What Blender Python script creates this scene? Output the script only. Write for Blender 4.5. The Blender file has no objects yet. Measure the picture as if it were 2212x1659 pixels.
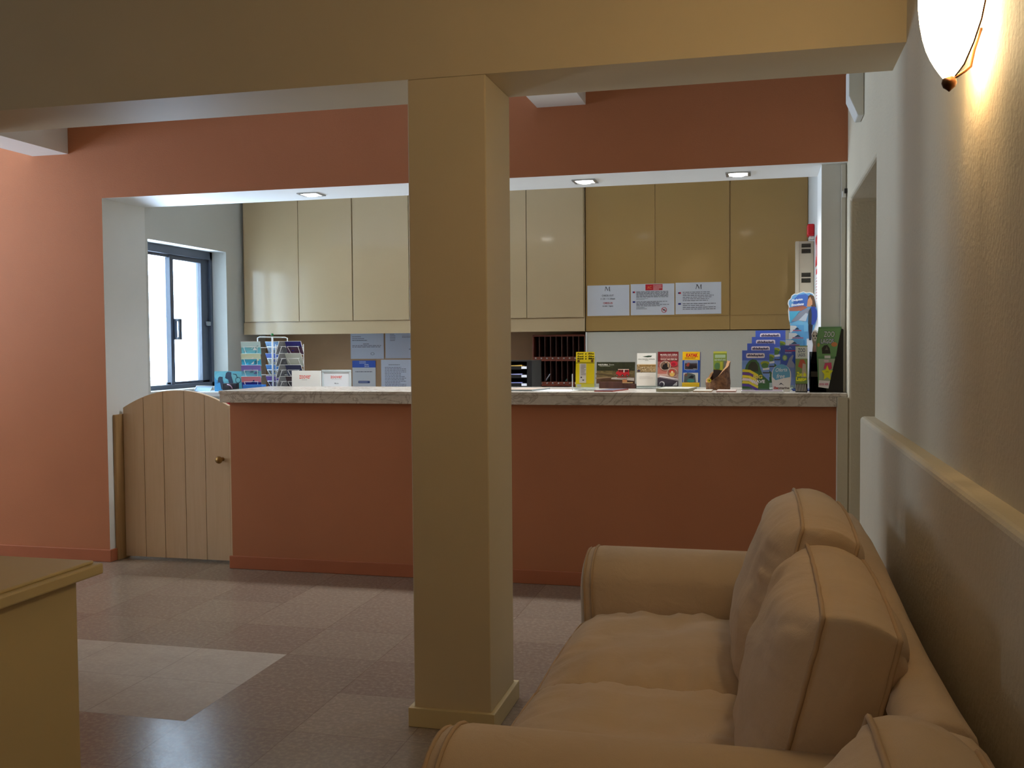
import bpy, bmesh, math, random
from mathutils import Vector, Matrix, noise
random.seed(7)
PI = math.pi
scene = bpy.context.scene
COL = scene.collection

# ------------------------------------------------------------------ camera
IW, IH = 2212, 1659
FPX = 2161.2
CAM_H = 1.25
yaw, pitch, roll = 0.2442, -0.0394, -0.0079
_cy, _sy, _cp, _sp, _cr, _sr = math.cos(yaw), math.sin(yaw), math.cos(pitch), math.sin(pitch), math.cos(roll), math.sin(roll)
FWD = Vector((-_sy*_cp, _cy*_cp, _sp))
_right = Vector((_cy, _sy, 0))
_up = _right.cross(FWD)
RGT = _cr*_right + _sr*_up
UPV = -_sr*_right + _cr*_up
CPOS = Vector((0, 0, CAM_H))

def at(px, py, Y):
    """point of the photo's pixel on the plane y = Y"""
    d = FWD + RGT*((px-IW/2)/FPX) + UPV*((IH/2-py)/FPX)
    return CPOS + d*(Y/d.y)

cam = bpy.data.cameras.new('camera')
cam.sensor_width = 36
cam.lens = FPX*36/IW
cam.clip_start = 0.02
co = bpy.data.objects.new('camera', cam)
COL.objects.link(co)
m = Matrix((RGT, UPV, -FWD)).transposed().to_4x4()
m.translation = CPOS
co.matrix_world = m
scene.camera = co

# ------------------------------------------------------------------ materials
def lin(c):
    r = []
    for v in c:
        v = v/255
        r.append(v/12.92 if v <= .04045 else ((v+.055)/1.055)**2.4)
    return tuple(r)+(1,)

class NT:
    def __init__(s, name):
        s.m = bpy.data.materials.new(name)
        s.m.use_nodes = True
        s.t = s.m.node_tree
        s.b = s.t.nodes['Principled BSDF']
        s.out = s.t.nodes['Material Output']
    def n(s, typ, **kw):
        nd = s.t.nodes.new(typ)
        for k, v in kw.items():
            if k in nd.bl_rna.properties: setattr(nd, k, v)
            else: nd.inputs[k].default_value = v
        return nd
    def l(s, a, b): s.t.links.new(a, b)
    def math(s, op, a, b=None):
        nd = s.t.nodes.new('ShaderNodeMath'); nd.operation = op
        for i, x in enumerate((a, b)):
            if x is None: continue
            if isinstance(x, (int, float)): nd.inputs[i].default_value = x
            else: s.l(x, nd.inputs[i])
        return nd.outputs[0]
    def coord(s): return s.n('ShaderNodeTexCoord').outputs['Object']
    def mix(s, fac, a, b):
        nd = s.t.nodes.new('ShaderNodeMix'); nd.data_type = 'RGBA'
        for i, x in ((0, fac), (6, a), (7, b)):
            if isinstance(x, (int, float, tuple)): nd.inputs[i].default_value = x
            else: s.l(x, nd.inputs[i])
        return nd.outputs[2]
    def ramp(s, fac, p0, p1):
        nd = s.t.nodes.new('ShaderNodeMapRange')
        nd.inputs[1].default_value = p0; nd.inputs[2].default_value = p1
        s.l(fac, nd.inputs[0]); return nd.outputs[0]
    def bump(s, height, strength, dist=.002):
        nd = s.n('ShaderNodeBump'); nd.inputs['Strength'].default_value = strength; nd.inputs['Distance'].default_value = dist
        s.l(height, nd.inputs['Height']); s.l(nd.outputs[0], s.b.inputs['Normal'])

def paint(name, rgb, rough=.6, bump=0, scale=120, vary=.06, vscale=3, spec=.4, coat=0):
    k = NT(name)
    co_ = k.coord()
    nz = k.n('ShaderNodeTexNoise', Scale=vscale, Detail=4); k.l(co_, nz.inputs['Vector'])
    c = lin(rgb)
    d = tuple(x*(1-vary) for x in c[:3])+(1,)
    k.l(k.mix(k.ramp(nz.outputs[0], .3, .7), c, d), k.b.inputs['Base Color'])
    k.b.inputs['Roughness'].default_value = rough
    k.b.inputs['Specular IOR Level'].default_value = spec
    if coat: k.b.inputs['Coat Weight'].default_value = coat; k.b.inputs['Coat Roughness'].default_value = .09
    if bump:
        n2 = k.n('ShaderNodeTexNoise', Scale=scale, Detail=3); k.l(co_, n2.inputs['Vector'])
        k.bump(n2.outputs[0], bump)
    return k.m

def emit(name, rgb, strength):
    k = NT(name)
    k.b.inputs['Base Color'].default_value = rgb+(1,)
    k.b.inputs['Emission Color'].default_value = rgb+(1,)
    k.b.inputs['Emission Strength'].default_value = strength
    return k.m

def metal(name, rgb, rough=.3):
    k = NT(name)
    k.b.inputs['Base Color'].default_value = lin(rgb); k.b.inputs['Metallic'].default_value = 1
    k.b.inputs['Roughness'].default_value = rough
    return k.m

def clear(name, tint=(.97, .99, 1), gl=.12, rough=.05):
    k = NT(name)
    tr = k.n('ShaderNodeBsdfTransparent'); tr.inputs[0].default_value = tint+(1,)
    g = k.n('ShaderNodeBsdfGlossy'); g.inputs['Roughness'].default_value = rough
    lw = k.n('ShaderNodeLayerWeight'); lw.inputs[0].default_value = .25
    mx = k.n('ShaderNodeMixShader')
    k.l(k.math('MULTIPLY', lw.outputs['Facing'], gl*3), mx.inputs[0])
    k.l(tr.outputs[0], mx.inputs[1]); k.l(g.outputs[0], mx.inputs[2]); k.l(mx.outputs[0], k.out.inputs[0])
    return k.m

def floor_mat():
    k = NT('stone_floor_tiles')
    co_ = k.coord()
    sp = k.n('ShaderNodeSeparateXYZ'); k.l(co_, sp.inputs[0])
    TX, TY, X0, Y0 = .39, .37, -1.866, 3.675
    fx = k.math('DIVIDE', k.math('SUBTRACT', sp.outputs[0], X0), TX)
    fy = k.math('DIVIDE', k.math('SUBTRACT', sp.outputs[1], Y0), TY)
    ix, iy = k.math('FLOOR', fx), k.math('FLOOR', fy)
    cb = k.n('ShaderNodeCombineXYZ'); k.l(ix, cb.inputs[0]); k.l(iy, cb.inputs[1])
    wn = k.n('ShaderNodeTexWhiteNoise'); k.l(cb.outputs[0], wn.inputs['Vector'])
    tint = k.mix(wn.outputs[0], lin((128, 113, 100)), lin((144, 130, 114)))
    sx = k.n('ShaderNodeSeparateColor'); k.l(wn.outputs['Color'], sx.inputs[0])
    tint = k.mix(k.math('MULTIPLY', sx.outputs[1], .3), tint, lin((132, 108, 96)))
    # pale inlaid tiles: two rows deep, left of one tile line
    inl = k.math('MULTIPLY', k.math('LESS_THAN', ix, -.5), k.math('MULTIPLY', k.math('LESS_THAN', iy, -.5), k.math('GREATER_THAN', iy, -2.5)))
    tint = k.mix(inl, tint, lin((162, 147, 129)))
    n1 = k.n('ShaderNodeTexNoise', Scale=9, Detail=6, Roughness=.65); k.l(co_, n1.inputs['Vector'])
    n2 = k.n('ShaderNodeTexNoise', Scale=60, Detail=4, Roughness=.6); k.l(co_, n2.inputs['Vector'])
    col = k.mix(k.math('MULTIPLY', k.ramp(n1.outputs[0], .35, .75), .28), tint, lin((120, 100, 84)))
    col = k.mix(k.math('MULTIPLY', k.ramp(n2.outputs[0], .45, .75), .25), col, lin((205, 190, 170)))
    def edge(f):
        fr = k.math('FRACT', f); return k.math('MINIMUM', fr, k.math('SUBTRACT', 1, fr))
    e = k.math('MINIMUM', edge(fx), edge(fy))
    g = k.math('LESS_THAN', e, .0045)
    col = k.mix(k.math('MULTIPLY', g, .5), col, lin((96, 78, 62)))
    k.l(col, k.b.inputs['Base Color'])
    k.l(k.math('ADD', k.math('ADD', k.math('MULTIPLY', n1.outputs[0], .16), .15), k.math('MULTIPLY', inl, .3)), k.b.inputs['Roughness'])
    k.b.inputs['Specular IOR Level'].default_value = .5
    h = k.math('SUBTRACT', k.math('MULTIPLY', n2.outputs[0], .5), k.math('MULTIPLY', g, 1.0))
    n3 = k.n('ShaderNodeTexNoise', Scale=26, Detail=5, Roughness=.7); k.l(co_, n3.inputs['Vector'])
    h = k.math('ADD', h, k.math('MULTIPLY', n3.outputs[0], .8))
    k.bump(h, .35, .0014)
    return k.m

def marble_mat():
    k = NT('beige_veined_marble')
    co_ = k.coord()
    mp = k.n('ShaderNodeMapping'); mp.inputs['Scale'].default_value = (1, 1, 1.6); mp.inputs['Rotation'].default_value = (0, .5, .4); k.l(co_, mp.inputs[0])
    n1 = k.n('ShaderNodeTexNoise', Scale=14, Detail=8, Roughness=.7, Distortion=1.2); k.l(mp.outputs[0], n1.inputs['Vector'])
    n2 = k.n('ShaderNodeTexNoise', Scale=5, Detail=6, Roughness=.6, Distortion=2.2); k.l(mp.outputs[0], n2.inputs['Vector'])
    vein = k.math('ABSOLUTE', k.math('SUBTRACT', n2.outputs[0], .5))
    v = k.math('SUBTRACT', 1, k.ramp(vein, 0, .035))
    c = k.mix(k.ramp(n1.outputs[0], .3, .7), lin((192, 182, 170)), lin((220, 212, 200)))
    c = k.mix(k.math('MULTIPLY', v, .55), c, lin((124, 102, 86)))
    k.l(c, k.b.inputs['Base Color'])
    k.b.inputs['Roughness'].default_value = .25
    return k.m

def fabric_mat():
    k = NT('beige_woven_cotton')
    co_ = k.coord()
    n1 = k.n('ShaderNodeTexNoise', Scale=5, Detail=4); k.l(co_, n1.inputs['Vector'])
    n2 = k.n('ShaderNodeTexNoise', Scale=700, Detail=2); k.l(co_, n2.inputs['Vector'])
    n3 = k.n('ShaderNodeTexNoise', Scale=16, Detail=5, Distortion=.6); k.l(co_, n3.inputs['Vector'])
    c = k.mix(k.ramp(n1.outputs[0], .3, .7), lin((204, 181, 154)), lin((194, 170, 143)))
    c = k.mix(k.math('MULTIPLY', n2.outputs[0], .3), c, lin((206, 184, 158)))
    k.l(c, k.b.inputs['Base Color'])
    k.b.inputs['Roughness'].default_value = .9
    k.b.inputs['Specular IOR Level'].default_value = .2
    k.b.inputs['Sheen Weight'].default_value = .15
    h = k.math('ADD', k.math('MULTIPLY', n3.outputs[0], 1.0), k.math('MULTIPLY', n2.outputs[0], .12))
    k.bump(h, .7, .008)
    return k.m

def wood_mat(name, a, b, scale=(30, 30, 2), rough=.5):
    k = NT(name)
    mp = k.n('ShaderNodeMapping'); mp.inputs['Scale'].default_value = scale; k.l(k.coord(), mp.inputs[0])
    n1 = k.n('ShaderNodeTexNoise', Scale=1.5, Detail=6, Distortion=.6); k.l(mp.outputs[0], n1.inputs['Vector'])
    k.l(k.mix(k.ramp(n1.outputs[0], .3, .7), lin(a), lin(b)), k.b.inputs['Base Color'])
    k.b.inputs['Roughness'].default_value = rough
    k.bump(n1.outputs[0], .15, .001)
    return k.m

def bark_mat():
    k = NT('rough_bark')
    co_ = k.coord()
    n1 = k.n('ShaderNodeTexNoise', Scale=40, Detail=6, Roughness=.7); k.l(co_, n1.inputs['Vector'])
    k.l(k.mix(k.ramp(n1.outputs[0], .35, .65), lin((78, 46, 26)), lin((140, 98, 60))), k.b.inputs['Base Color'])
    k.b.inputs['Roughness'].default_value = .85
    k.bump(n1.outputs[0], .9, .01)
    return k.m

M_FLOOR = floor_mat()
M_TERRA = paint('terracotta_wall_paint', (187, 121, 85), .75, .25, 160, .05)
M_WHITE = paint('white_wall_paint', (236, 236, 232), .55, .1, 90, .03)
M_CREAM = paint('cream_wall_paint', (205, 186, 150), .6, .12, 140, .05)
M_ROUGH = paint('cream_roughcast_plaster', (208, 198, 174), .7, .8, 75, .05)
M_PLAST = paint('pale_rough_plaster', (206, 203, 190), .75, .7, 90, .04)
M_GREYW = paint('grey_white_wall_paint', (212, 212, 206), .7, .2, 120, .04)
M_SKIRT = paint('terracotta_skirting_tile', (180, 108, 76), .45, .05, 60, .08, 5)
M_MARBLE = marble_mat()
M_FAB = fabric_mat()
M_PIPE = paint('beige_piping_cord', (184, 157, 127), .85, .2, 500, .05)
M_LAM = paint('pale_beech_laminate', (206, 181, 142), .3, 0, 10, .05, 2, .5, .9)
M_LAMG = paint('golden_laminate', (180, 145, 88), .3, 0, 10, .05, 2, .5, .25)  # deeper, yellower tint and thinner coat than the pale laminate
M_GATE = wood_mat('cream_painted_planks', (212, 186, 156), (206, 178, 146))
M_POST = wood_mat('tan_post_wood', (176, 140, 94), (160, 124, 80))
M_DESK = paint('cream_furniture_paint', (206, 186, 140), .45, .05, 60, .04)
M_CORK = paint('brown_pinboard', (176, 140, 104), .8, .3, 300, .1, 6)
M_RACK = wood_mat('reddish_brown_wood', (122, 58, 36), (98, 42, 26), (4, 30, 30), .45)
M_RACKD = wood_mat('dark_brown_wood', (84, 46, 34), (64, 32, 24), (30, 30, 3), .55)
M_BARK = bark_mat()
M_LOGIN = wood_mat('pale_cut_wood', (176, 130, 84), (146, 100, 58), (8, 8, 8), .7)
M_ALU = paint('dark_grey_aluminium', (74, 82, 96), .4, 0, 10, .05, 4, .6)
M_WIRE = paint('white_coated_wire', (228, 232, 232), .35, 0, 10, 0)
M_BLACK = paint('black_plastic', (22, 22, 24), .4, 0, 10, 0)
M_BLKGL = clear('smoked_acrylic', (.28, .28, .28), .1)
M_ACR = clear('clear_acrylic', (.93, .96, .96), .14)
M_GLASS = clear('window_glass', (.96, .98, 1), .1, .02)
M_BRASS = metal('aged_brass', (150, 116, 70), .4)
M_BRONZE = metal('dark_bronze', (70, 46, 30), .4)
M_STEEL = metal('brushed_steel', (180, 182, 184), .35)
M_LAMP = emit('lit_opal_glass', (1.0, .76, .43), 23.0)
M_SPOT = emit('lit_spot_lens', (1.0, .97, .9), 14.0)
M_DARK = paint('dark_recess', (14, 11, 10), .9, 0, 10, 0)
M_PANELW = paint('beige_enamelled_metal', (196, 186, 166), .4, 0, 10, .03)
M_RED = paint('red_plastic', (206, 22, 34), .35, 0, 10, 0)
_pm = {}
def PM(c, rough=.5):
    c = tuple(int(x) for x in c)
    if (c, rough) not in _pm:
        k = NT('printed_%02x%02x%02x' % c)
        k.b.inputs['Base Color'].default_value = lin(c); k.b.inputs['Roughness'].default_value = rough
        _pm[(c, rough)] = k.m
    return _pm[(c, rough)]

# ------------------------------------------------------------------ mesh builder
class MB:
    def __init__(s): s.v = []; s.f = []; s.mi = []; s.mats = []
    def idx(s, mat):
        if mat not in s.mats: s.mats.append(mat)
        return s.mats.index(mat)
    def add(s, vs, fs, mat, M=None):
        o = len(s.v)
        s.v += [tuple(M @ Vector(v)) if M else tuple(v) for v in vs]
        i = s.idx(mat) if not isinstance(mat, list) else None
        for n, f in enumerate(fs):
            s.f.append([o+x for x in f]); s.mi.append(i if i is not None else s.idx(mat[n]))
    def box(s, x0, x1, y0, y1, z0, z1, mat, M=None, faces=None):
        vs = [(x0,y0,z0),(x1,y0,z0),(x1,y1,z0),(x0,y1,z0),(x0,y0,z1),(x1,y0,z1),(x1,y1,z1),(x0,y1,z1)]
        fs = [(0,3,2,1),(4,5,6,7),(0,1,5,4),(2,3,7,6),(1,2,6,5),(3,0,4,7)]
        nm = ['-z','+z','-y','+y','+x','-x']
        ml = [(faces or {}).get(n, mat) for n in nm]
        s.add(vs, fs, ml, M)
        return s
    def prism(s, poly, d0, d1, mat, axis='z', M=None):
        """extrude a 2-D outline; axis z: (x,y), axis y: (x,z), axis x: (y,z)"""
        def p(a, b, d): return {'z': (a, b, d), 'y': (a, d, b), 'x': (d, a, b)}[axis]
        n = len(poly)
        vs = [p(a, b, d0) for a, b in poly]+[p(a, b, d1) for a, b in poly]
        fs = [tuple(range(n))[::-1], tuple(range(n, 2*n))]+[(i, (i+1) % n, n+(i+1) % n, n+i) for i in range(n)]
        s.add(vs, fs, mat, M); return s
    def tube(s, pts, r, mat, n=8, closed=False, M=None):
        pts = [Vector(p) for p in pts]; N = len(pts)
        vs = []; fs = []; prev = None
        for i, p in enumerate(pts):
            if closed: t = pts[(i+1) % N]-pts[i-1]
            else: t = pts[min(i+1, N-1)]-pts[max(i-1, 0)]
            t.normalize()
            if prev is None:
                a = Vector((0, 0, 1)) if abs(t.z) < .9 else Vector((1, 0, 0))
                u = t.cross(a).normalized()
            else:
                u = (prev-t*prev.dot(t)).normalized()
            prev = u; w = t.cross(u)
            for k in range(n):
                a = 2*PI*k/n; vs.append(p+u*(r*math.cos(a))+w*(r*math.sin(a)))
        for i in range(N if closed else N-1):
            j = (i+1) % N
            for k in range(n):
                fs.append((i*n+k, i*n+(k+1) % n, j*n+(k+1) % n, j*n+k))
        if not closed: fs += [tuple(range(n))[::-1], tuple(range((N-1)*n, N*n))]
        s.add(vs, fs, mat, M); return s
    def lathe(s, prof, mat, n=24, M=None):
        vs = []; fs = []
        for r, z in prof:
            for k in range(n): vs.append((r*math.cos(2*PI*k/n), r*math.sin(2*PI*k/n), z))
        for i in range(len(prof)-1):
            for k in range(n): fs.append((i*n+k, i*n+(k+1) % n, (i+1)*n+(k+1) % n, (i+1)*n+k))
        fs += [tuple(range(n))[::-1], tuple(range((len(prof)-1)*n, len(prof)*n))]
        s.add(vs, fs, mat, M); return s
    def build(s, name, parent=None, loc=None, smooth=False, bevel=0, seg=2, sub=0, world=False, rot=None):
        me = bpy.data.meshes.new(name)
        off = Vector((0, 0, 0))
        me.from_pydata(s.v, [], s.f)
        for mt in s.mats: me.materials.append(mt)
        me.polygons.foreach_set('material_index', s.mi)
        if smooth: me.polygons.foreach_set('use_smooth', [True]*len(me.polygons))
        me.update()
        bm = bmesh.new(); bm.from_mesh(me); bmesh.ops.recalc_face_normals(bm, faces=bm.faces); bm.to_mesh(me); bm.free()
        o = bpy.data.objects.new(name, me); COL.objects.link(o)
        if parent is not None:
            o.parent = parent
            if world: o.location = -Vector(parent.location)
        if loc is not None: o.location = loc
        if rot is not None: o.rotation_euler = rot
        if bevel:
            b = o.modifiers.new('bevel', 'BEVEL'); b.width = bevel; b.segments = seg; b.limit_method = 'ANGLE'; b.angle_limit = .7
        if sub:
            b = o.modifiers.new('sub', 'SUBSURF'); b.levels = sub; b.render_levels = sub
        return o

def tag(o, label, cat, group=None, kind=None):
    o['label'] = label; o['category'] = cat
    if group: o['group'] = group
    if kind: o['kind'] = kind
    return o
def struct(o): o['kind'] = 'structure'; return o
def thing(name, label, cat, loc=(0, 0, 0), rz=0, group=None):
    o = bpy.data.objects.new(name, None); COL.objects.link(o)
    o.empty_display_size = .05; o.location = loc; o.rotation_euler = (0, 0, rz)
    return tag(o, label, cat, group)
def box_mesh(x0, x1, y0, y1, z0, z1, mat): return MB().box(x0, x1, y0, y1, z0, z1, mat)

# ------------------------------------------------------------------ lettering
_tx = {}
def glyphs(txt, bold=0, shear=0):
    key = (txt, bold, shear)
    if key not in _tx:
        c = bpy.data.curves.new('lettering', 'FONT'); c.body = txt; c.size = 1; c.resolution_u = 2
        c.offset = bold; c.shear = shear; c.fill_mode = 'FRONT'
        o = bpy.data.objects.new('lettering', c); COL.objects.link(o)
        dg = bpy.context.evaluated_depsgraph_get(); dg.update()
        me = bpy.data.meshes.new_from_object(o.evaluated_get(dg))
        vs = [tuple(v.co) for v in me.vertices]; fs = [tuple(p.vertices) for p in me.polygons]
        bpy.data.objects.remove(o); bpy.data.curves.remove(c); bpy.data.meshes.remove(me)
        _tx[key] = (vs, fs)
    return _tx[key]

class Sheet(MB):
    """a printed card: x to the right, z up, front towards -y; u and v run 0..1 over the card from its lower left"""
    def __init__(s, w, h, th=.0012, back=(236, 234, 228), x0=None, outline=None, rough=.45):
        super().__init__(); s.w, s.h = w, h; s.x0 = -w/2 if x0 is None else x0; s.k = 0; s.rough = rough
        if outline is None: s.box(s.x0, s.x0+w, 0, th, 0, h, PM(back, rough))
        else: s.prism([s.P(u, v) for u, v in outline], 0, th, PM(back, rough), 'y')
    def P(s, u, v): return (s.x0+u*s.w, v*s.h)
    def poly(s, pts, col):
        s.k += 1; y = -.0002*s.k
        s.add([(s.P(u, v)[0], y, s.P(u, v)[1]) for u, v in pts], [tuple(range(len(pts)))], PM(col, s.rough)); return s
    def rect(s, u0, v0, u1, v1, col): return s.poly([(u0, v0), (u1, v0), (u1, v1), (u0, v1)], col)
    def ell(s, cu, cv, ru, rv, col, a0=0, a1=360, n=20):
        return s.poly([(cu+ru*math.cos(math.radians(a0+(a1-a0)*i/n)), cv+rv*math.sin(math.radians(a0+(a1-a0)*i/n))) for i in range(n+(0 if a1-a0 >= 360 else 1))], col)
    def rrect(s, u0, v0, u1, v1, r, col):
        pts = []; ru, rv = r, r*s.w/s.h
        for cu, cv, a in ((u1-ru, v0+rv, -90), (u1-ru, v1-rv, 0), (u0+ru, v1-rv, 90), (u0+ru, v0+rv, 180)):
            for i in range(5):
                t = math.radians(a+i*22.5); pts.append((cu+ru*math.cos(t), cv+rv*math.sin(t)))
        return s.poly(pts, col)
    def ring(s, cu, cv, ru, rv, wd, col, n=24):
        s.k += 1; y = -.0002*s.k; vs = []; fs = []
        for i in range(n):
            c, q = math.cos(2*PI*i/n), math.sin(2*PI*i/n)
            a = s.P(cu+ru*c, cv+rv*q); b = s.P(cu+ru*(1-wd)*c, cv+rv*(1-wd)*q)
            vs += [(a[0], y, a[1]), (b[0], y, b[1])]
        for i in range(n): j = (i+1) % n; fs.append((2*i, 2*i+1, 2*j+1, 2*j))
        s.add(vs, fs, PM(col, s.rough)); return s
    def text(s, t, u, v, wid, hgt, col, bold=.0, shear=0, rot=0):
        """t centred at u, v, stretched to wid x hgt (fractions of the card)"""
        s.k += 1; y = -.0002*s.k
        vs, fs = glyphs(t, bold, shear)
        if not vs: return s
        x0 = min(a[0] for a in vs); x1 = max(a[0] for a in vs); z0 = min(a[1] for a in vs); z1 = max(a[1] for a in vs)
        cx, cz = s.P(u, v); sx = wid*s.w/(x1-x0); sz = hgt*s.h/(z1-z0); c, q = math.cos(rot), math.sin(rot)
        out = []
        for a in vs:
            dx, dz = (a[0]-(x0+x1)/2)*sx, (a[1]-(z0+z1)/2)*sz
            out.append((cx+dx*c-dz*q, y, cz+dx*q+dz*c))
        s.add(out, fs, PM(col, s.rough)); return s
    def lines(s, u0, u1, v0, v1, n, col=(120, 122, 130), fill=.35, seed=0):
        """unreadable small print as word-length strokes"""
        r = random.Random(seed); st = (v1-v0)/max(n, 1)
        for i in range(n):
            v = v1-st*(i+.5); u = u0; end = u1-(u1-u0)*(r.random()*.35 if r.random() < .5 else 0)
            s.k += 1; y = -.0002*s.k; vs = []; fs = []
            while u < end:
                w = min((u1-u0)*(.05+.1*r.random()), end-u)
                for a, b in ((u, v-st*fill/2), (u+w, v-st*fill/2), (u+w, v+st*fill/2), (u, v+st*fill/2)):
                    p = s.P(a, b); vs.append((p[0], y, p[1]))
                b = len(vs)-4; fs.append((b, b+1, b+2, b+3)); u += w+(u1-u0)*.018
            s.k -= 1
            s.add(vs, fs, PM(col, s.rough))
        s.k += 1
        return s

# ------------------------------------------------------------------ setting
YW, YB, ZO, XO = 5.061, 5.472, 2.111, -3.688      # reception wall front / back, opening head and left jamb
XR, XR2, ZL = .400, .353, .9775                   # right wall, its thicker lower part, ledge height
YP, YP2, ZBM = 3.072, 3.382, 2.102                # pillar and beam
CEIL = 2.78
struct(box_mesh(-7.2, 1.4, -2.7, YB, -.1, 0, M_FLOOR).box(-4.0, 1.4, YB, 7.3, -.1, 0, M_FLOOR).build('floor'))
struct(box_mesh(-7.2, 1.4, -2.7, YB, CEIL, CEIL+.1, M_WHITE).box(-4.0, 1.4, YB, 7.3, CEIL, CEIL+.1, M_WHITE).build('ceiling'))
b = MB()
b.box(-7.0, XO, YW, YB, 0, CEIL, M_TERRA, faces={'+x': M_WHITE, '+y': M_GREYW})
b.box(XO, XR, YW, YB, ZO, CEIL, M_TERRA, faces={'-z': M_WHITE, '+y': M_GREYW})
struct(b.build('wall_reception'))
struct(MB().box(.283, XR+.002, 5.111, YB+.001, 0, ZO, M_GREYW, faces={'-x': M_WHITE}).build('wall_pier'))
struct(MB().box(-2.895, XR2, YW, 5.40, 0, .941, M_TERRA, faces={'-x': M_CREAM}).build('wall_counter'))
b = MB()
b.prism([(-2.5, 0), (3.835, 0), (3.835, 1.922), (4.985, 1.922), (4.985, 0), (5.47, 0), (5.47, CEIL), (-2.5, CEIL)], XR, 1.2, M_ROUGH, 'x')
b.box(XR2, XR+.02, -2.5, 3.868, 0, ZL, M_ROUGH)
struct(b.build('wall_right', bevel=.014, seg=3))
struct(box_mesh(1.2, 1.4, -2.5, 5.47, 0, CEIL, M_ROUGH).build('wall_passage'))
struct(box_mesh(XR2, XR, 4.985, 5.40, 0, .987, M_ROUGH).build('wall_ledge'))
# beam, pillar, ceiling ribs
struct(MB().box(-7.0, XR, YP, YP2, ZBM, CEIL, M_CREAM).build('beam'))
struct(MB().box(-1.105, -.8445, YP, YP2, 0, ZBM, M_CREAM).build('pillar', bevel=.004))
b = MB()
for f in ((-1.121, -.8285, YP-.016, YP), (-1.121, -.8285, YP2, YP2+.016), (-1.121, -1.105, YP, YP2), (-.8445, -.8285, YP, YP2)):
    b.box(f[0], f[1], f[2], f[3], 0, .063, M_DESK)
struct(b.build('baseboard_pillar', bevel=.002))
struct(box_mesh(-4.146, -3.905, YP2, YW, 2.375, CEIL, M_WHITE).build('trim_1'))
struct(box_mesh(-1.117, -.865, YP2, YW, 2.462, CEIL, M_WHITE).build('trim_2'))
# skirtings of the reception wall
struct(box_mesh(-7.0, XO+.012, YW-.012, YW, 0, .072, M_SKIRT).box(XO, XO+.012, YW, 5.13, 0, .072, M_SKIRT).build('baseboard_left', bevel=.003))
struct(box_mesh(-2.91, XR2, YW-.012, YW, 0, .072, M_SKIRT).build('baseboard_counter', bevel=.003))
# office behind the counter
b = MB()
WY0, WY1, WZ0, WZ1 = 5.50, 6.436, .972, 1.922
b.box(-4.0, -3.69, YB, 7.2, 0, WZ0, M_GREYW); b.box(-4.0, -3.69, YB, 7.2, WZ1, CEIL, M_GREYW)
b.box(-4.0, -3.69, YB, WY0, WZ0, WZ1, M_GREYW); b.box(-4.0, -3.69, WY1, 7.2, WZ0, WZ1, M_GREYW)
struct(b.build('wall_office_left'))
struct(box_mesh(.289, .6, YB, 7.2, 0, CEIL, M_GREYW).build('wall_office_right'))
struct(box_mesh(-4.0, .6, 7.0, 7.2, 0, CEIL, M_CORK).build('wall_office_back'))
struct(MB().box(-1.135, .288, 6.66, 6.999, 0, 1.33, M_PLAST).box(-1.146, -1.135, 6.652, 6.70, .0, 1.33, M_WHITE).build('wall_partition', bevel=.003))
# lobby shell and an added light-blocking wall, out of view (left of the photo and behind the camera)
b = MB()
DY0, DY1, DZ0, DZ1 = 3.70, 4.95, .85, 2.20
EY0, EY1 = .0, .3
b.box(-7.2, -7.0, -2.5, EY0, 0, CEIL, M_CREAM); b.box(-7.2, -7.0, EY1, DY0, 0, CEIL, M_CREAM); b.box(-7.2, -7.0, EY0, EY1, 0, DZ0, M_CREAM); b.box(-7.2, -7.0, EY0, EY1, DZ1, CEIL, M_CREAM); b.box(-7.2, -7.0, DY1, 5.4, 0, CEIL, M_CREAM); b.box(-7.2, -7.0, DY0, DY1, DZ1, CEIL, M_CREAM); b.box(-7.2, -7.0, DY0, DY1, 0, DZ0, M_CREAM)
struct(b.build('wall_left'))
struct(box_mesh(-7.2, 1.4, -2.7, -2.5, 0, CEIL, M_CREAM).build('wall_rear'))
struct(box_mesh(-7.0, -3.08, YP, YP2, 0, ZBM, M_CREAM).build('wall_light_block'))  # unseen wall added under the beam to hold lobby daylight off the lounge
# two lobby windows in the left wall (out of view)
for nm, a0, a1 in (('window_2', DY0, DY1), ('window_3', EY0, EY1)):
    b = MB()
    for y in (a0+.02, a1-.02): b.box(-7.13, -7.07, y-.02, y+.02, DZ0, DZ1, M_ALU)
    for z in (DZ0+.02, DZ1-.02): b.box(-7.13, -7.07, a0, a1, z-.02, z+.02, M_ALU)
    struct(b.build(nm))
# office window: dark sliding aluminium frame with two panes
WX = -3.80
b = MB()
b.box(WX-.09, WX, WY0, WY1, WZ1-.055, WZ1, M_ALU)
b.box(WX-.09, WX, WY0, WY1, WZ0, WZ0+.03, M_ALU)
b.box(WX-.09, WX, WY1-.03, WY1, WZ0, WZ1, M_ALU)
b.box(WX-.09, WX, WY0, WY0+.06, WZ0, WZ1, M_ALU)
b.box(WX-.05, WX-.012, 5.925, 5.965, WZ0+.03, WZ1-.055, M_ALU)      # meeting stile
b.box(WX-.06, WX-.02, 6.318, 6.41, WZ0+.03, WZ1-.055, M_ALU)        # right stile
b.box(WX-.06, WX-.02, 5.965, 6.318, WZ1-.085, WZ1-.055, M_ALU)
b.box(WX-.06, WX-.02, WY0, 5.925, WZ1-.075, WZ1-.055, M_ALU)
b.box(WX-.06, WX-.02, 5.925, 6.41, WZ0+.03, WZ0+.045, M_ALU)
win = struct(b.build('window_1', bevel=.002))
MB().box(WX-.042, WX-.038, WY0+.06, 5.925, WZ0+.03, WZ1-.06, M_GLASS).build('window_pane', win)
MB().box(WX-.042, WX-.038, 5.965, 6.318, WZ0+.045, WZ1-.085, M_GLASS).build('window_pane', win)
h = MB()
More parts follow.
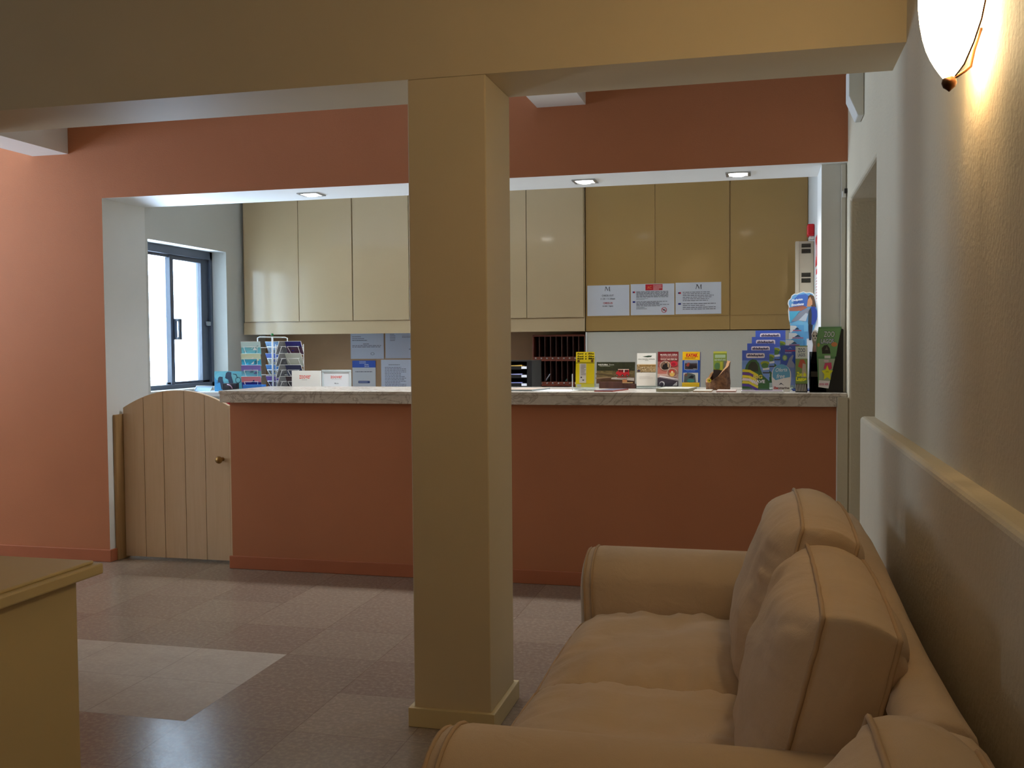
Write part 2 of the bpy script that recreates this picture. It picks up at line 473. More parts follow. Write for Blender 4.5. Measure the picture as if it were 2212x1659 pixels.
h.box(WX-.012, WX+.004, 5.955, 5.975, 1.30, 1.44, M_ALU); h.box(WX+.004, WX+.03, 5.955, 5.972, 1.30, 1.318, M_ALU); h.box(WX+.004, WX+.03, 5.955, 5.972, 1.422, 1.44, M_ALU); h.box(WX+.02, WX+.032, 5.955, 5.985, 1.30, 1.44, M_ALU)
h.build('window_handle', win, bevel=.002)
MB().box(WX-.018, WX-.002, 6.36, 6.42, 1.40, 1.43, M_STEEL).build('window_latch', win, bevel=.002)

# ------------------------------------------------------------------ counter top
ZC = 1.006
t = thing('counter_top', 'long veined marble counter slab on the terracotta half wall', 'counter', (-1.3, 5.0, ZC-.066))
MB().prism([(-2.93, 5.0), (.398, 5.0), (.398, 5.109), (.281, 5.109), (.281, 5.6), (-2.93, 5.6)], ZC-.018, ZC, M_MARBLE).build('slab', t, world=True, bevel=.003)
MB().box(-2.925, .351, 5.003, 5.06, ZC-.066, ZC-.018, M_MARBLE).build('apron', t, world=True, bevel=.002)

# gate in the gap left of the counter
GY = 5.18
t = thing('half_gate', 'arched cream plank half gate beside the counter', 'gate', (-3.31, GY, 0))
x0, x1 = -3.667, -2.972
def arch(x):
    q = (x-(-3.305))/.36
    return 1.0-.105*q*q
xs = [x0, -3.529, -3.399, -3.259, -3.127, x1]
for a, c in zip(xs[:-1], xs[1:]):
    pts = [(a+.0015, .012), (c-.0015, .012)]+[(c-.0015-(c-a-.003)*i/6, arch(c-.0015-(c-a-.003)*i/6)) for i in range(7)]
    MB().prism(pts, GY, GY+.028, M_GATE, 'y').build('plank', t, world=True, bevel=.0015)
for z in (.2, .72): MB().box(x0+.02, x1-.02, GY+.028, GY+.05, z, z+.1, M_GATE).build('rail', t, world=True)
MB().lathe([(.012, 0), (.010, .012), (.007, .02), (.018, .03), (.022, .042), (.018, .052), (.001, .056)], M_BRASS, 16, Matrix.Translation((-3.016, GY, .602)) @ Matrix.Rotation(PI/2, 4, 'X')).build('knob', t, world=True, smooth=True)
MB().box(-3.686, -3.668, GY-.07, GY+.05, 0, .857, M_POST).build('post', t, world=True, bevel=.003)
MB().box(-2.968, -2.897, GY-.01, GY+.08, 0, .90, M_GATE).build('post', t, world=True, bevel=.003)

# work surface behind the counter and by the window
b = MB()
b.prism([(-2.925, 5.62), (.278, 5.62), (.278, 6.05), (-2.925, 6.05)], .915, .95, PM((232, 232, 228), .3))
wt = thing('work_surface', 'white work surface behind the marble counter', 'desk', (-1.3, 5.8, 0))
b.build('worktop', wt, world=True, bevel=.003)
for x in (-2.88, .22): MB().box(x-.02, x+.02, 5.66, 6.0, 0, .915, PM((226, 226, 222))).build('side_panel', wt, world=True)
wt2 = thing('side_table', 'white side table under the bright window behind the gate', 'table', (-3.3, 6.15, 0))
MB().box(-3.62, -3.0, 5.88, 6.42, .925, .955, PM((236, 236, 234), .3)).build('tabletop', wt2, world=True, bevel=.003)
for x in (-3.58, -3.04):
    for y in (5.92, 6.38): MB().box(x-.02, x+.02, y-.02, y+.02, 0, .925, PM((226, 226, 222))).build('leg', wt2, world=True)

# ------------------------------------------------------------------ cabinets of the office
def cabinet(name, label, group, x0, x1, doors, mat, proud, left_end=False):
    t = thing(name, label, 'cabinet', ((x0+x1)/2, 6.65, 1.335), 0, group)
    MB().box(x0, x1, 6.652, 6.998, 1.34, CEIL-.01, mat).build('cabinet_body', t, world=True)
    MB().box(x0, x1, 6.65-proud*.4, 6.652, 1.336, 1.423, mat).build('valance', t, world=True)
    for a, c in zip(doors[:-1], doors[1:]):
        MB().box(a+.002, c-.002, 6.65-proud, 6.652, 1.43, CEIL-.02, mat).build('door', t, world=True, bevel=.0012)
GW = 'tall wall cabinets behind the reception'
cabinet('wall_cabinet', 'pale cabinet nearest the window, reflecting the daylight', GW, -3.672, -2.81, (-3.655, -3.225, -2.812), M_LAM, .022)
cabinet('wall_cabinet', 'pale cabinet in the middle, largely hidden behind the pillar', GW, -2.81, -1.965, (-2.808, -2.387, -1.967), M_LAM, .022)
cabinet('wall_cabinet', 'pale cabinet right of the pillar above the key rack', GW, -1.965, -1.148, (-1.963, -1.544, -1.152), M_LAM, .022)
cabinet('wall_cabinet', 'golden cabinet with three paper notices taped on it', GW, -1.142, -.198, (-1.14, -.678, -.2), M_LAMG, .003)
cabinet('wall_cabinet', 'golden cabinet at the far right beside the red alarm', GW, -.196, .287, (-.194, .285), M_LAMG, .003)

# ------------------------------------------------------------------ recessed spots in the opening's head
SP = [(672, 419), (1260, 395), (1594, 375)]
LB = ['recessed ceiling spot nearest the window, above the pale cabinets', 'lit recessed spot just right of the pillar', 'lit recessed spot at the right end above the golden cabinets', 'recessed spot hidden behind the pillar']
lx = [-2.475, -.905, -.115, -1.69]
for x, lb in zip(lx, LB):
    t = thing('recessed_spot', lb, 'light', (x, 5.265, ZO), 0, 'recessed spots over the counter')
    b = MB(); s_ = .062
    fr = [(-s_, -s_), (s_, -s_), (s_, s_), (-s_, s_)]
    n = 20
    vs = [(a, c, -.004) for a, c in fr]; 
    b.box(-s_, s_, -s_, -.047, -.006, 0, M_STEEL); b.box(-s_, s_, .047, s_, -.006, 0, M_STEEL); b.box(-s_, -.047, -.047, .047, -.006, 0, M_STEEL); b.box(.047, s_, -.047, .047, -.006, 0, M_STEEL)
    b.build('bezel', t, rot=(0, 0, 0), bevel=.001)
    MB().lathe([(.046, 0), (.044, -.006), (.03, -.012), (.001, -.014)], M_SPOT, 24).build('lens', t, smooth=True)
    L = bpy.data.lights.new('spot_light', 'SPOT'); L.energy = 32; L.spot_size = 2.5; L.spot_blend = .8; L.color = (.96, .98, 1); L.shadow_soft_size = .06
    lo = bpy.data.objects.new('spot_light', L); COL.objects.link(lo); lo.location = (x, 5.265, ZO-.03)

# ------------------------------------------------------------------ wall sconce
SX, SYC, SZ = XR, 2.05, 1.884
t = thing('wall_sconce', 'glowing half bowl glass wall sconce on the right wall', 'lamp', (SX, SYC, SZ))
prof = [(.125, -.100, -.004, .108), (.06, -.108, -.004, .116), (.0, -.110, -.008, .118), (-.062, -.101, -.017, .10), (-.097, -.088, -.026, .082), (-.127, -.070, -.036, .05), (-.140, -.062, -.046, .022)]
vs = []; fs = []; n = 24
for z, xo_, xi, w in prof:
    for k in range(n+1):
        a = PI*k/n
        vs.append((xi+(xo_-xi)*math.sin(a)-.004, -w*math.cos(a), z))
for i in range(len(prof)-1):
    for k in range(n): fs.append((i*(n+1)+k, i*(n+1)+k+1, (i+1)*(n+1)+k+1, (i+1)*(n+1)+k))
b = MB(); b.add(vs, fs, M_LAMP)
sh = b.build('lamp_shade', t, smooth=True, sub=1)
sh['label'] = 'opal glass shade glowing white'
b = MB()
for sgn in (0, n):
    b.tube([vs[i*(n+1)+sgn] for i in range(len(prof))], .0018, M_BRONZE, 6)
b.build('rim_wire', t, smooth=True)
b = MB(); b.lathe([(.004, .012), (.012, .006), (.014, -.002), (.011, -.010), (.004, -.015), (.001, -.018)], M_BRONZE, 16, Matrix.Translation((-.057, 0, -.146)))
b.tube([(-.05, 0, -.14), (-.03, 0, -.128), (-.02, 0, -.12), (-.014, 0, -.09), (-.002, 0, -.05)], .003, M_BRONZE, 8)
b.build('finial', t, smooth=True)
MB().box(-.022, -.001, -.03, .03, .0, .06, M_BRONZE).build('wall_bracket', t, bevel=.003)
L = bpy.data.lights.new('sconce_bulb', 'POINT'); L.energy = 5; L.color = (1, .66, .34); L.shadow_soft_size = .012
lo = bpy.data.objects.new('sconce_bulb', L); COL.objects.link(lo); lo.location = (SX-.05, SYC, SZ+.02)

# ------------------------------------------------------------------ sofa
def cushion(w, hgt, band, bf, bb, seed, amp=1.0, corner=.10, n=44, ridge=1.0):
    """box cushion standing in local x (width) / z (height), front face towards -y; returns mesh builder and the two seam loops"""
    def outline(u, v):
        x = u*(1-corner*v*v*.5*abs(u)**2); z = v*(1-corner*u*u*.5*abs(v)**2)
        pin = 1+.02*(1-abs(u))*(abs(v) > .99)+.02*(1-abs(v))*(abs(u) > .99)
        return x*w/2, z*hgt/2
    b = MB()
    def face(sgn, bul):
        vs = []
        for j in range(n+1):
            for i in range(n+1):
                u, v = -1+2*i/n, -1+2*j/n
                x, z = outline(u, v)
                d = ((1-u**4)*(1-v**4))**.75
                e = max(abs(u), abs(v))
                fold = noise.noise(Vector((u*(9 if abs(v) > abs(u) else 2), v*(2 if abs(v) > abs(u) else 9), seed)))
                wr = ridge*.016*fold*max(0, (e-.45)/.55)*(1-e**6)
                soft = .02*noise.noise(Vector((u*1.6, v*1.6, seed+5)))*d+.009*noise.noise(Vector((u*4, v*3, seed+9)))*d
                vs.append((x, sgn*(band/2+bul*d+(wr+soft)*amp), z))
        fs = [(j*(n+1)+i, j*(n+1)+i+1, (j+1)*(n+1)+i+1, (j+1)*(n+1)+i) for j in range(n) for i in range(n)]
        b.add(vs, fs, M_FAB)
    face(-1, bf); face(1, bb)
    per = [(-1+2*i/n, -1) for i in range(n)]+[(1, -1+2*i/n) for i in range(n)]+[(1-2*i/n, 1) for i in range(n)]+[(-1, 1-2*i/n) for i in range(n)]
    K = 6; vs = []; N = len(per)
    for k in range(K+1):
        q = -1+2*k/K
        for pi_, (u, v) in enumerate(per):
            x, z = outline(u, v)
            o = .014*(1-q*q)+.003*noise.noise(Vector((pi_*.45, q, seed+2)))*(1-q*q)
            L_ = math.hypot(x, z)
            ex = o*(1 if abs(u) >= .999 else 0)*(1 if u > 0 else -1); ez = o*(1 if abs(v) >= .999 else 0)*(1 if v > 0 else -1)
            vs.append((x+ex, q*band/2, z+ez))
    fs = [(k*N+i, k*N+(i+1) % N, (k+1)*N+(i+1) % N, (k+1)*N+i) for k in range(K) for i in range(N)]
    b.add(vs, fs, M_FAB)
    loops = []
    for sgn in (-1, 1):
        loops.append([(outline(u, v)[0]*1.004, sgn*(band/2+.001)+.0015*noise.noise(Vector((i*.3, sgn, seed))), outline(u, v)[1]*1.004) for i, (u, v) in enumerate(per)])
    return b, loops

def back_cushion(parent, yc, w, hgt, xb, zb, lean, seed, twist=0):
    b, lo = cushion(w, hgt, .115, .075, .05, seed, 1.0, .10)
    pb = MB()
    for l_ in lo: pb.tube(l_, .0042, M_PIPE, 6, True)
    # local: x width -> world -Y ; -y front -> world -X ; z up
    M = Matrix.Translation((xb, yc, zb)) @ Matrix.Rotation(lean, 4, 'Y') @ Matrix.Rotation(twist, 4, 'X') @ Matrix.Translation((0, 0, hgt/2)) @ Matrix.Rotation(-PI/2, 4, 'Z')
    b.v = [tuple(M @ Vector(v)) for v in b.v]; pb.v = [tuple(M @ Vector(v)) for v in pb.v]
    o = b.build('back_cushion', parent, world=True, smooth=True)
    p = pb.build('piping', o, smooth=True)
    return o
def seat_cushion(parent, yc, w, x0, x1, z0, th, seed):
    b, lo = cushion(w, x1-x0, th*.8, .045, .01, seed, 1.1, .06, ridge=1.3)
    pb = MB()
    for l_ in lo: pb.tube(l_, .004, M_PIPE, 6, True)
    # local -y -> world +Z, z -> world -X.. , x -> world Y
    M = Matrix.Translation(((x0+x1)/2, yc, z0+th/2)) @ Matrix(((0, 0, 1, 0), (1, 0, 0, 0), (0, -1, 0, 0), (0, 0, 0, 1)))
    def bend(v):
        p = M @ Vector(v)
        f = max(0, (x0+.10-p.x)/.10)
        p.z -= .035*f*f
        return tuple(p)
    b.v = [bend(v) for v in b.v]; pb.v = [bend(v) for v in pb.v]
    o = b.build('seat_cushion', parent, world=True, smooth=True)
    pb.build('piping', o, smooth=True)
    return o
def arm(parent, y0, y1, x0, x1, zt):
    """upholstered arm: rounded top, swelling a little towards it, piped round its front panel"""
    def prof(g):
        pts = [(y0+.02, .03), (y0+.02, .42)]
        r = (y1-y0)/2+.004; cy_ = (y0+y1)/2
        for i in range(13):
            a = PI-PI*i/12
            pts.append((cy_+r*math.cos(a), zt-.085+.085*math.sin(a)))
        pts += [(y1-.02, .42), (y1-.02, .03)]
        if g: 
            c = ((y0+y1)/2, .3)
            pts = [(c[0]+(p[0]-c[0])*(1-g), p[1]-(g*.22 if p[1] > .1 else 0)) for p in pts]
        return pts
    st = [(x0, .16), (x0+.006, .07), (x0+.02, .025), (x0+.05, 0), (x0+.3, 0), (x1, 0)]
    vs = []; fs = []; n = len(prof(0))
    for x, g in st:
        for i, (y, z) in enumerate(prof(g)):
            vs.append((x, y+.003*noise.noise(Vector((x*6, y*5, z*6))), z))
    for i in range(len(st)-1):
        for k in range(n-1): fs.append((i*n+k, i*n+k+1, (i+1)*n+k+1, (i+1)*n+k))
    fs += [tuple(range(n)), tuple(range((len(st)-1)*n, len(st)*n))]
    b = MB(); b.add(vs, fs, M_FAB)
    o = b.build('arm', parent, world=True, smooth=True)
    pb = MB()
    pb.tube([(x0+.012, y, z+.002) for y, z in prof(.05)], .004, M_PIPE, 6)
    pb.tube([(x0+.035, y, z+.001) for y, z in prof(.008)], .004, M_PIPE, 6)
    pb.build('piping', o, smooth=True)
    return o
def sofa_body(parent, y0, y1):
    b = MB(); b.box(-.47, .24, y0+.22, y1-.22, .05, .315, M_FAB)
    b.build('base', parent, world=True, bevel=.012, seg=3)
    # back frame: upright slab with a rounded, slightly sagging top
    def prof(y):
        sag = -.012*math.sin((y-y0)/(y1-y0)*PI*2.0)+.006*noise.noise(Vector((y*4, 0, 3)))
        top = .748+sag
        pts = [(.17, .05), (.175, .45), (.19, top-.06)]
        for i in range(7):
            a = PI-PI*i/6
            pts.append((.235+.05*math.cos(a), top-.05+.05*math.sin(a)))
        pts += [(.297, .5), (.305, .05)]
        return pts
    N = 30; vs = []; fs = []
    ys = [y0+.004]+[y0+.02+(y1-y0-.04)*i/N for i in range(N+1)]+[y1-.004]
    for j, y in enumerate(ys):
        g = .012 if j in (0, len(ys)-1) else 0
        for x, z in prof(y): vs.append((x*(1-g)+.235*g, y, z-g*.5*(z > .3)))
    n = len(prof(1))
    for i in range(len(ys)-1):
        for k in range(n): fs.append((i*n+k, i*n+(k+1) % n, (i+1)*n+(k+1) % n, (i+1)*n+k))
    fs += [tuple(range(n)), tuple(range((len(ys)-1)*n, len(ys)*n))]
    b = MB(); b.add(vs, fs, M_FAB); b.build('back_frame', parent, world=True, smooth=True)
    for x in (-.42, .2):
        for y in (y0+.1, y1-.1): MB().lathe([(.02, 0), (.025, .05)], M_RACKD, 12, Matrix.Translation((x, y, 0))).build('leg', parent, world=True)
sofa = thing('sofa', 'beige two seat sofa with piped cushions along the right wall', 'sofa', (-.1, 2.25, 0))
sofa_body(sofa, 1.395, 3.10)
arm(sofa, 2.865, 3.095, -.515, .2, .638)
arm(sofa, 1.40, 1.635, -.515, .2, .632)
seat_cushion(sofa, 2.555, .615, -.52, .05, .318, .155, 11)
seat_cushion(sofa, 1.945, .615, -.52, .05, .318, .16, 23)
back_cushion(sofa, 2.49, .62, .425, .028, .44, math.radians(16), 3)
back_cushion(sofa, 1.90, .61, .388, .056, .44, math.radians(14.5), 8)
ac = thing('armchair', 'beige armchair of which only the piped back cushion shows, nearest the camera', 'armchair', (-.1, .7, 0))
sofa_body(ac, .18, 1.375)
arm(ac, 1.14, 1.37, -.515, .2, .60)
arm(ac, .185, .41, -.515, .2, .60)
seat_cushion(ac, .775, .72, -.52, .05, .318, .155, 31)
back_cushion(ac, .84, .70, .395, .075, .44, math.radians(15), 41)

# ------------------------------------------------------------------ cabinet at lower left
t = thing('sideboard', 'cream painted sideboard with stepped top, cut by the left edge', 'sideboard', (-1.9, 1.6, 0))
MB().box(-2.35, -1.53, 1.1, 1.975, 0, .715, M_DESK).build('side_panel', t, world=True, bevel=.003)
MB().box(-2.40, -1.492, 1.05, 2.022, .722, .748, M_DESK).build('top', t, world=True, bevel=.004)
MB().box(-2.385, -1.507, 1.065, 2.007, .748, .756, M_DESK).build('top_moulding', t, world=True, bevel=.003)
MB().box(-2.345, -1.535, 1.105, 1.97, .715, .722, M_DESK).build('batten', t, world=True)

# ------------------------------------------------------------------ small things on the walls
# trunking box high in the corner
t = thing('trunking_box', 'white cable box under the beam at the top of the right wall', 'box', (XR, 4.35, 2.2))
b = MB(); b.prism([(.34, 2.36), (.399, 2.36), (.399, 2.16), (.375, 2.16), (.34, 2.24)], 4.28, 4.42, PM((214, 214, 208)), 'y')
b.build('housing', t, world=True, bevel=.004)
MB().box(.352, .398, 4.30, 4.42, 2.36, CEIL, PM((220, 220, 214))).build('trunking', t, world=True)
# conduit with a small sensor
t = thing('wall_conduit', 'thin white cable conduit running up the right pier', 'conduit', (.385, 5.10, 1.006))
MB().box(.374, .394, 5.098, 5.110, ZC+.001, 2.105, PM((206, 204, 194))).build('duct', t, world=True, bevel=.002)
t = thing('door_sensor', 'tiny white contact sensor with a black face beside the passage', 'sensor', (.394, 5.09, 1.95))
MB().box(.378, .394, 5.078, 5.097, 1.945, 1.975, PM((236, 236, 230))).build('housing', t, world=True, bevel=.002)
MB().box(.386, .399, 5.066, 5.078, 1.962, 1.985, M_BLACK).build('sensor_head', t, world=True, bevel=.002)
# alarm, metal panel and signs on the office's right wall
t = thing('fire_alarm', 'red alarm sounder high on the office right wall', 'alarm', (.288, 5.9, 1.84))
MB().box(.250, .288, 5.86, 5.96, 1.845, 1.912, M_RED).build('sounder', t, world=True, bevel=.008, seg=3)
MB().box(.262, .288, 5.875, 5.945, 1.828, 1.845, PM((226, 222, 214))).build('base', t, world=True, bevel=.003)
t = thing('vented_panel', 'narrow beige metal panel with vent grilles right of the golden cabinets', 'panel', (.236, 5.9, 1.3))
pz1 = at(1740, 521, 5.9).z
pn = MB().box(.187, .287, 5.895, 5.93, 1.30, pz1, M_PANELW).build('metal_panel', t, world=True, bevel=.004)
MB().box(.187, .207, 5.885, 5.897, 1.30, pz1, M_PANELW).build('flange', t, world=True, bevel=.002)
for y0_, y1_ in ((526, 534.5), (537.5, 547), (589, 598), (601, 610.5)):
    za, zb_ = at(1742, y0_, 5.89).z, at(1742, y1_, 5.89).z
    b = MB()
    for i in range(6):
        zz = zb_+(za-zb_)*(i+.5)/6
        b.box(.220, .270, 5.8925, 5.8955, zz-(za-zb_)*.055, zz+(za-zb_)*.055, M_DARK)
    b.build('vent_grille', t, world=True)
s_ = Sheet(.16, .16, .001, (200, 30, 40)); s_.rect(.1, .1, .9, .9, (214, 40, 46)); s_.ell(.4, .5, .14, .3, (240, 236, 230)); s_.rect(.62, .3, .8, .7, (240, 236, 230))
tag(s_.build('safety_sign', loc=(.287, 5.66, 1.66), rot=(0, 0, PI*1.5)), 'red safety sign on the right wall behind the metal panel', 'sign')
s_ = Sheet(.15, .20, .001, (238, 238, 240)); s_.rect(0, .86, 1, 1, (206, 40, 50)); s_.lines(.1, .9, .1, .8, 9, (190, 70, 80), .3, 3)
tag(s_.build('safety_notice', loc=(.287, 5.60, 1.44), rot=(0, 0, PI*1.5)), 'white notice with red print below the red sign', 'notice')

# three notices taped to the golden cabinet doors
def place_notice(sheet, name, label, x0, x1, z0, Y, group, cat='notice'):
    return tag(sheet.build(name, loc=((x0+x1)/2, Y, z0)), label, cat, group)
GN = 'taped notices on the golden cabinet'
def logo_m(s, u, v, wd, ht):
    a = s.w/s.h
    s.poly([(u-wd*.5, v-ht*.5), (u-wd*.42, v-ht*.5), (u-wd*.28, v+ht*.32), (u-wd*.28, v+ht*.5), (u-wd*.5, v+ht*.5), (u-wd*.36, v+ht*.42)], (54, 58, 66))
    s.poly([(u-wd*.34, v+ht*.5), (u-wd*.18, v+ht*.5), (u+.12*wd, v-ht*.32), (u+.06*wd, v-ht*.5)], (54, 58, 66))
    s.poly([(u+.06*wd, v-ht*.5), (u+.40*wd, v+ht*.42), (u+.40*wd, v+ht*.5), (u+.34*wd, v+ht*.46)], (54, 58, 66))
    s.rect(u+.34*wd, v-ht*.5, u+.46*wd, v+ht*.5, (54, 58, 66))
NB = (222, 226, 236)
s_ = Sheet(.282, .203, .0008, NB)
logo_m(s_, .48, .88, .12, .14)
s_.text('CHECK-OUT', .49, .66, .28, .06, (52, 54, 66), .01); s_.text('11.30 / 11.30am', .49, .555, .34, .055, (52, 54, 66), .012)
s_.text('CHECK-IN', .49, .415, .22, .06, (190, 40, 60), .012); s_.text('15.00 / 3pm', .49, .31, .25, .058, (52, 54, 66), .014)
place_notice(s_, 'paper_notice', 'leftmost taped notice with check-out and check-in times', -1.131, -.849, 1.437, 6.6455, GN)
s_ = Sheet(.287, .205, .0008, NB)
s_.rect(.34, .79, .73, .985, (204, 30, 44)); s_.text('AC', .43, .885, .10, .09, (236, 120, 70), .03); s_.lines(.52, .72, .8, .97, 4, (244, 214, 214), .4, 4)
s_.rect(.045, .715, .10, .765, (40, 40, 120)); s_.rect(.07, .715, .10, .765, (200, 30, 50)); s_.rect(.045, .40, .105, .45, (30, 40, 130))
s_.lines(.13, .86, .56, .77, 6, (84, 86, 96), .42, 5); s_.lines(.13, .40, .49, .54, 2, (120, 122, 130), .4, 6); s_.lines(.13, .88, .28, .45, 5, (84, 86, 96), .4, 7); s_.lines(.13, .42, .18, .26, 2, (120, 122, 130), .4, 8)
s_.ring(.765, .155, .063, .088, .18, (196, 30, 44)); s_.poly([(.715, .195), (.725, .21), (.815, .115), (.805, .10)], (196, 30, 44)); s_.rect(.74, .14, .79, .17, (70, 40, 40))
place_notice(s_, 'paper_notice', 'middle taped notice with a red header and a red prohibition sign', -.84, -.553, 1.438, 6.6455, GN)
s_ = Sheet(.294, .206, .0008, NB)
logo_m(s_, .51, .86, .13, .15)
s_.rect(.06, .645, .12, .70, (40, 40, 120)); s_.rect(.085, .645, .12, .70, (200, 30, 50)); s_.rect(.06, .30, .12, .355, (30, 40, 130))
s_.lines(.16, .84, .40, .72, 6, (92, 94, 104), .3, 9); s_.lines(.16, .88, .13, .36, 4, (92, 94, 104), .3, 10)
place_notice(s_, 'paper_notice', 'rightmost taped notice with a monogram and two blocks of text', -.546, -.252, 1.440, 6.6455, GN)

# papers on the pinboard under the pale cabinets
GP = 'papers pinned behind the counter'
YN = 6.996
def niche(px0, px1, py0, py1):
    a, c = at(px0, py0, YN), at(px1, py1, YN); return a.x, c.x, c.z, a.z-c.z
x0, x1, z0, hh = niche(757, 829.5, 718, 775)
s_ = Sheet(x1-x0, .20, .0008, (214, 220, 236)); s_.lines(.05, .42, .72, .86, 2, (130, 132, 150), .4, 1); s_.lines(.05, .5, .66, .72, 1, (110, 112, 134), .5, 2); s_.lines(.38, .6, .53, .58, 1, (120, 122, 140), .6, 3); s_.lines(.05, .95, .42, .52, 2, (120, 122, 142), .5, 4); s_.ring(.66, .19, .06, .05, .3, (130, 134, 150))
place_notice(s_, 'pinned_paper', 'upper left pinned sheet with a small stamp', x0, x1, z0, YN, GP, 'paper')
x0, x1, z0, hh = niche(832, 906, 718, 774)
s_ = Sheet(x1-x0, .205, .0008, (210, 216, 234)); s_.lines(.14, .3, .62, .9, 5, (128, 130, 150), .4, 11); s_.lines(.5, .95, .74, .82, 2, (120, 122, 140), .4, 12); s_.lines(.7, .95, .3, .36, 1, (110, 112, 134), .5, 13)
place_notice(s_, 'pinned_paper', 'upper right pinned sheet beside the pillar', x0, x1, z0, YN, GP, 'paper')
x0, x1, z0, hh = niche(761, 812, 779, 846)
s_ = Sheet(x1-x0, hh, .0012, (226, 228, 232)); v0 = 1-15/67
s_.rect(0, v0, 1, 1, (16, 72, 176)); s_.lines(.3, .68, v0+.12, v0+.21, 2, (200, 214, 240), .45, 14); s_.rect(.52, v0+.085, .7, v0+.105, (236, 240, 250)); s_.text('2015', .62, v0+.04, .2, .045, (226, 232, 246), .02)
s_.lines(.13, .86, .62, .66, 1, (92, 96, 110), .6, 15); s_.rrect(.25, .27, .75, .345, .02, (34, 54, 110)); s_.lines(.28, .72, .285, .33, 1, (170, 180, 210), .5, 16)
place_notice(s_, 'award_certificate', 'white award certificate with a blue header band below the pinned sheets', x0, x1, z0, YN, GP, 'certificate')
x0, x1, z0, hh = niche(823, 906, 777, 852)
s_ = Sheet(x1-x0, hh, .0008, (218, 224, 240)); s_.lines(.2, .5, .83, .87, 1, (120, 122, 140), .5, 17); s_.lines(.1, .66, .22, .8, 13, (132, 136, 154), .45, 18); s_.lines(.82, .98, .3, .92, 10, (140, 144, 160), .4, 19)
place_notice(s_, 'pinned_paper', 'lower right pinned sheet filled with dense print', x0, x1, z0, YN, GP, 'paper')

# framed and standing cards behind the counter
YK = 5.83
a, c = at(630, 801, 5.69), at(691.5, 834, 5.69)
ZT = .95
s_ = Sheet(c.x-a.x, a.z-ZT, .02, (236, 236, 232)); s_.text('zoover', .47, 1-.26, .40, .15, (222, 74, 58), .012); s_.lines(.36, .62, 1-.40, 1-.36, 1, (176, 170, 166), .5, 1); s_.lines(.25, .78, .32, .36, 1, (176, 170, 166), .5, 2)
tag(s_.build('review_card', loc=((a.x+c.x)/2, 5.69, ZT), bevel=.0008), 'white standing card with red lettering left of the framed one', 'card')
a, c = at(694, 799, YK), at(758, 834, YK)
w, hh = c.x-a.x, a.z-ZT
t = thing('framed_certificate', 'silver framed certificate with red lettering on the counter back', 'frame', ((a.x+c.x)/2, YK, ZT))
b = MB(); fw = .014
b.box(-w/2, w/2, 0, .015, 0, fw, PM((196, 204, 206), .3)); b.box(-w/2, w/2, 0, .015, hh-fw, hh, PM((196, 204, 206), .3)); b.box(-w/2, -w/2+fw, 0, .015, fw, hh-fw, PM((196, 204, 206), .3)); b.box(w/2-fw, w/2, 0, .015, fw, hh-fw, PM((196, 204, 206), .3))
b.build('frame_border', t, bevel=.004)
s_ = Sheet(w-2*fw, hh-2*fw, .001, (226, 228, 232)); s_.text('zoover', .49, .74, .46, .13, (222, 74, 58), .012); s_.lines(.3, .7, .62, .65, 1, (180, 176, 172), .5, 2); s_.text('Marina', .5, .42, .16, .06, (90, 90, 100), .01)
s_.build('certificate', t, loc=(0, .008, fw))

# teal picture card, little dark box, blue box
a, c = at(463, 802, 5.95), at(523, 834, 5.95)
s_ = Sheet(c.x-a.x, a.z-.956, .004, (96, 170, 184))
s_.rect(0, 0, .35, .7, (58, 140, 190)); s_.ell(.3, .72, .28, .25, (110, 184, 198)); s_.ell(.75, .6, .22, .3, (112, 176, 180))
def fig(cu, cv, sc):
    s_.poly([(cu-.10*sc, cv+.22*sc), (cu-.03*sc, cv+.30*sc), (cu+.10*sc, cv+.27*sc), (cu+.10*sc, cv+.1*sc), (cu+.16*sc, cv-.2*sc), (cu+.18*sc, cv-.5*sc), (cu+.04*sc, cv-.5*sc), (cu-.02*sc, cv-.1*sc), (cu-.13*sc, cv-.02*sc)], (20, 38, 62))
fig(.52, .68, 1); fig(.22, .5, .8)
s_.poly([(.05, .4), (.15, .46), (.18, .52), (.16, .42)], (20, 38, 62))
s_.ring(.86, .56, .1, .16, .2, (24, 62, 78)); s_.poly([(.68, .88), (.8, .86), (.86, .66), (.83, .66), (.78, .82), (.68, .85)], (24, 62, 78))
tag(s_.build('picture_card', loc=((a.x+c.x)/2, 5.95, .956)), 'teal picture card with dark silhouettes at the counter left end', 'card')
t = thing('dark_box', 'small dark box with a pale strap in front of the teal card', 'box', (at(497, 835, 5.90).x, 5.89, .955))
a = at(497, 828, 5.89)
MB().box(-.052, .052, 0, .035, 0, a.z-.955, PM((30, 24, 34))).build('case', t, bevel=.003)
MB().tube([(-.012, -.004, a.z-.962), (.006, -.006, a.z-.966), (.018, -.006, a.z-.976), (.024, -.005, a.z-.99)], .0035, PM((226, 190, 206)), 6).build('strap', t, smooth=True)
a = at(545, 831, 5.72)
tag(MB().box(-.055, .075, 0, .06, 0, a.z-.951, PM((58, 132, 226))).build('blue_box', loc=(a.x, 5.70, .951), bevel=.002), 'bright blue box at the foot of the postcard spinner', 'box')
a, c = at(425, 834, 6.0), at(460, 850, 6.0)
t = thing('card_holder', 'clear tent card holder on the white side table', 'holder', ((a.x+c.x)/2, 6.0, .956))
w = (c.x-a.x)/2; hh = a.z-.956
b = MB(); th = .003
b.add([(-w, -.03, 0), (w, -.03, 0), (w, 0, hh), (-w, 0, hh)], [(0, 1, 2, 3)], PM((160, 190, 226), .2)); b.build('card', t)
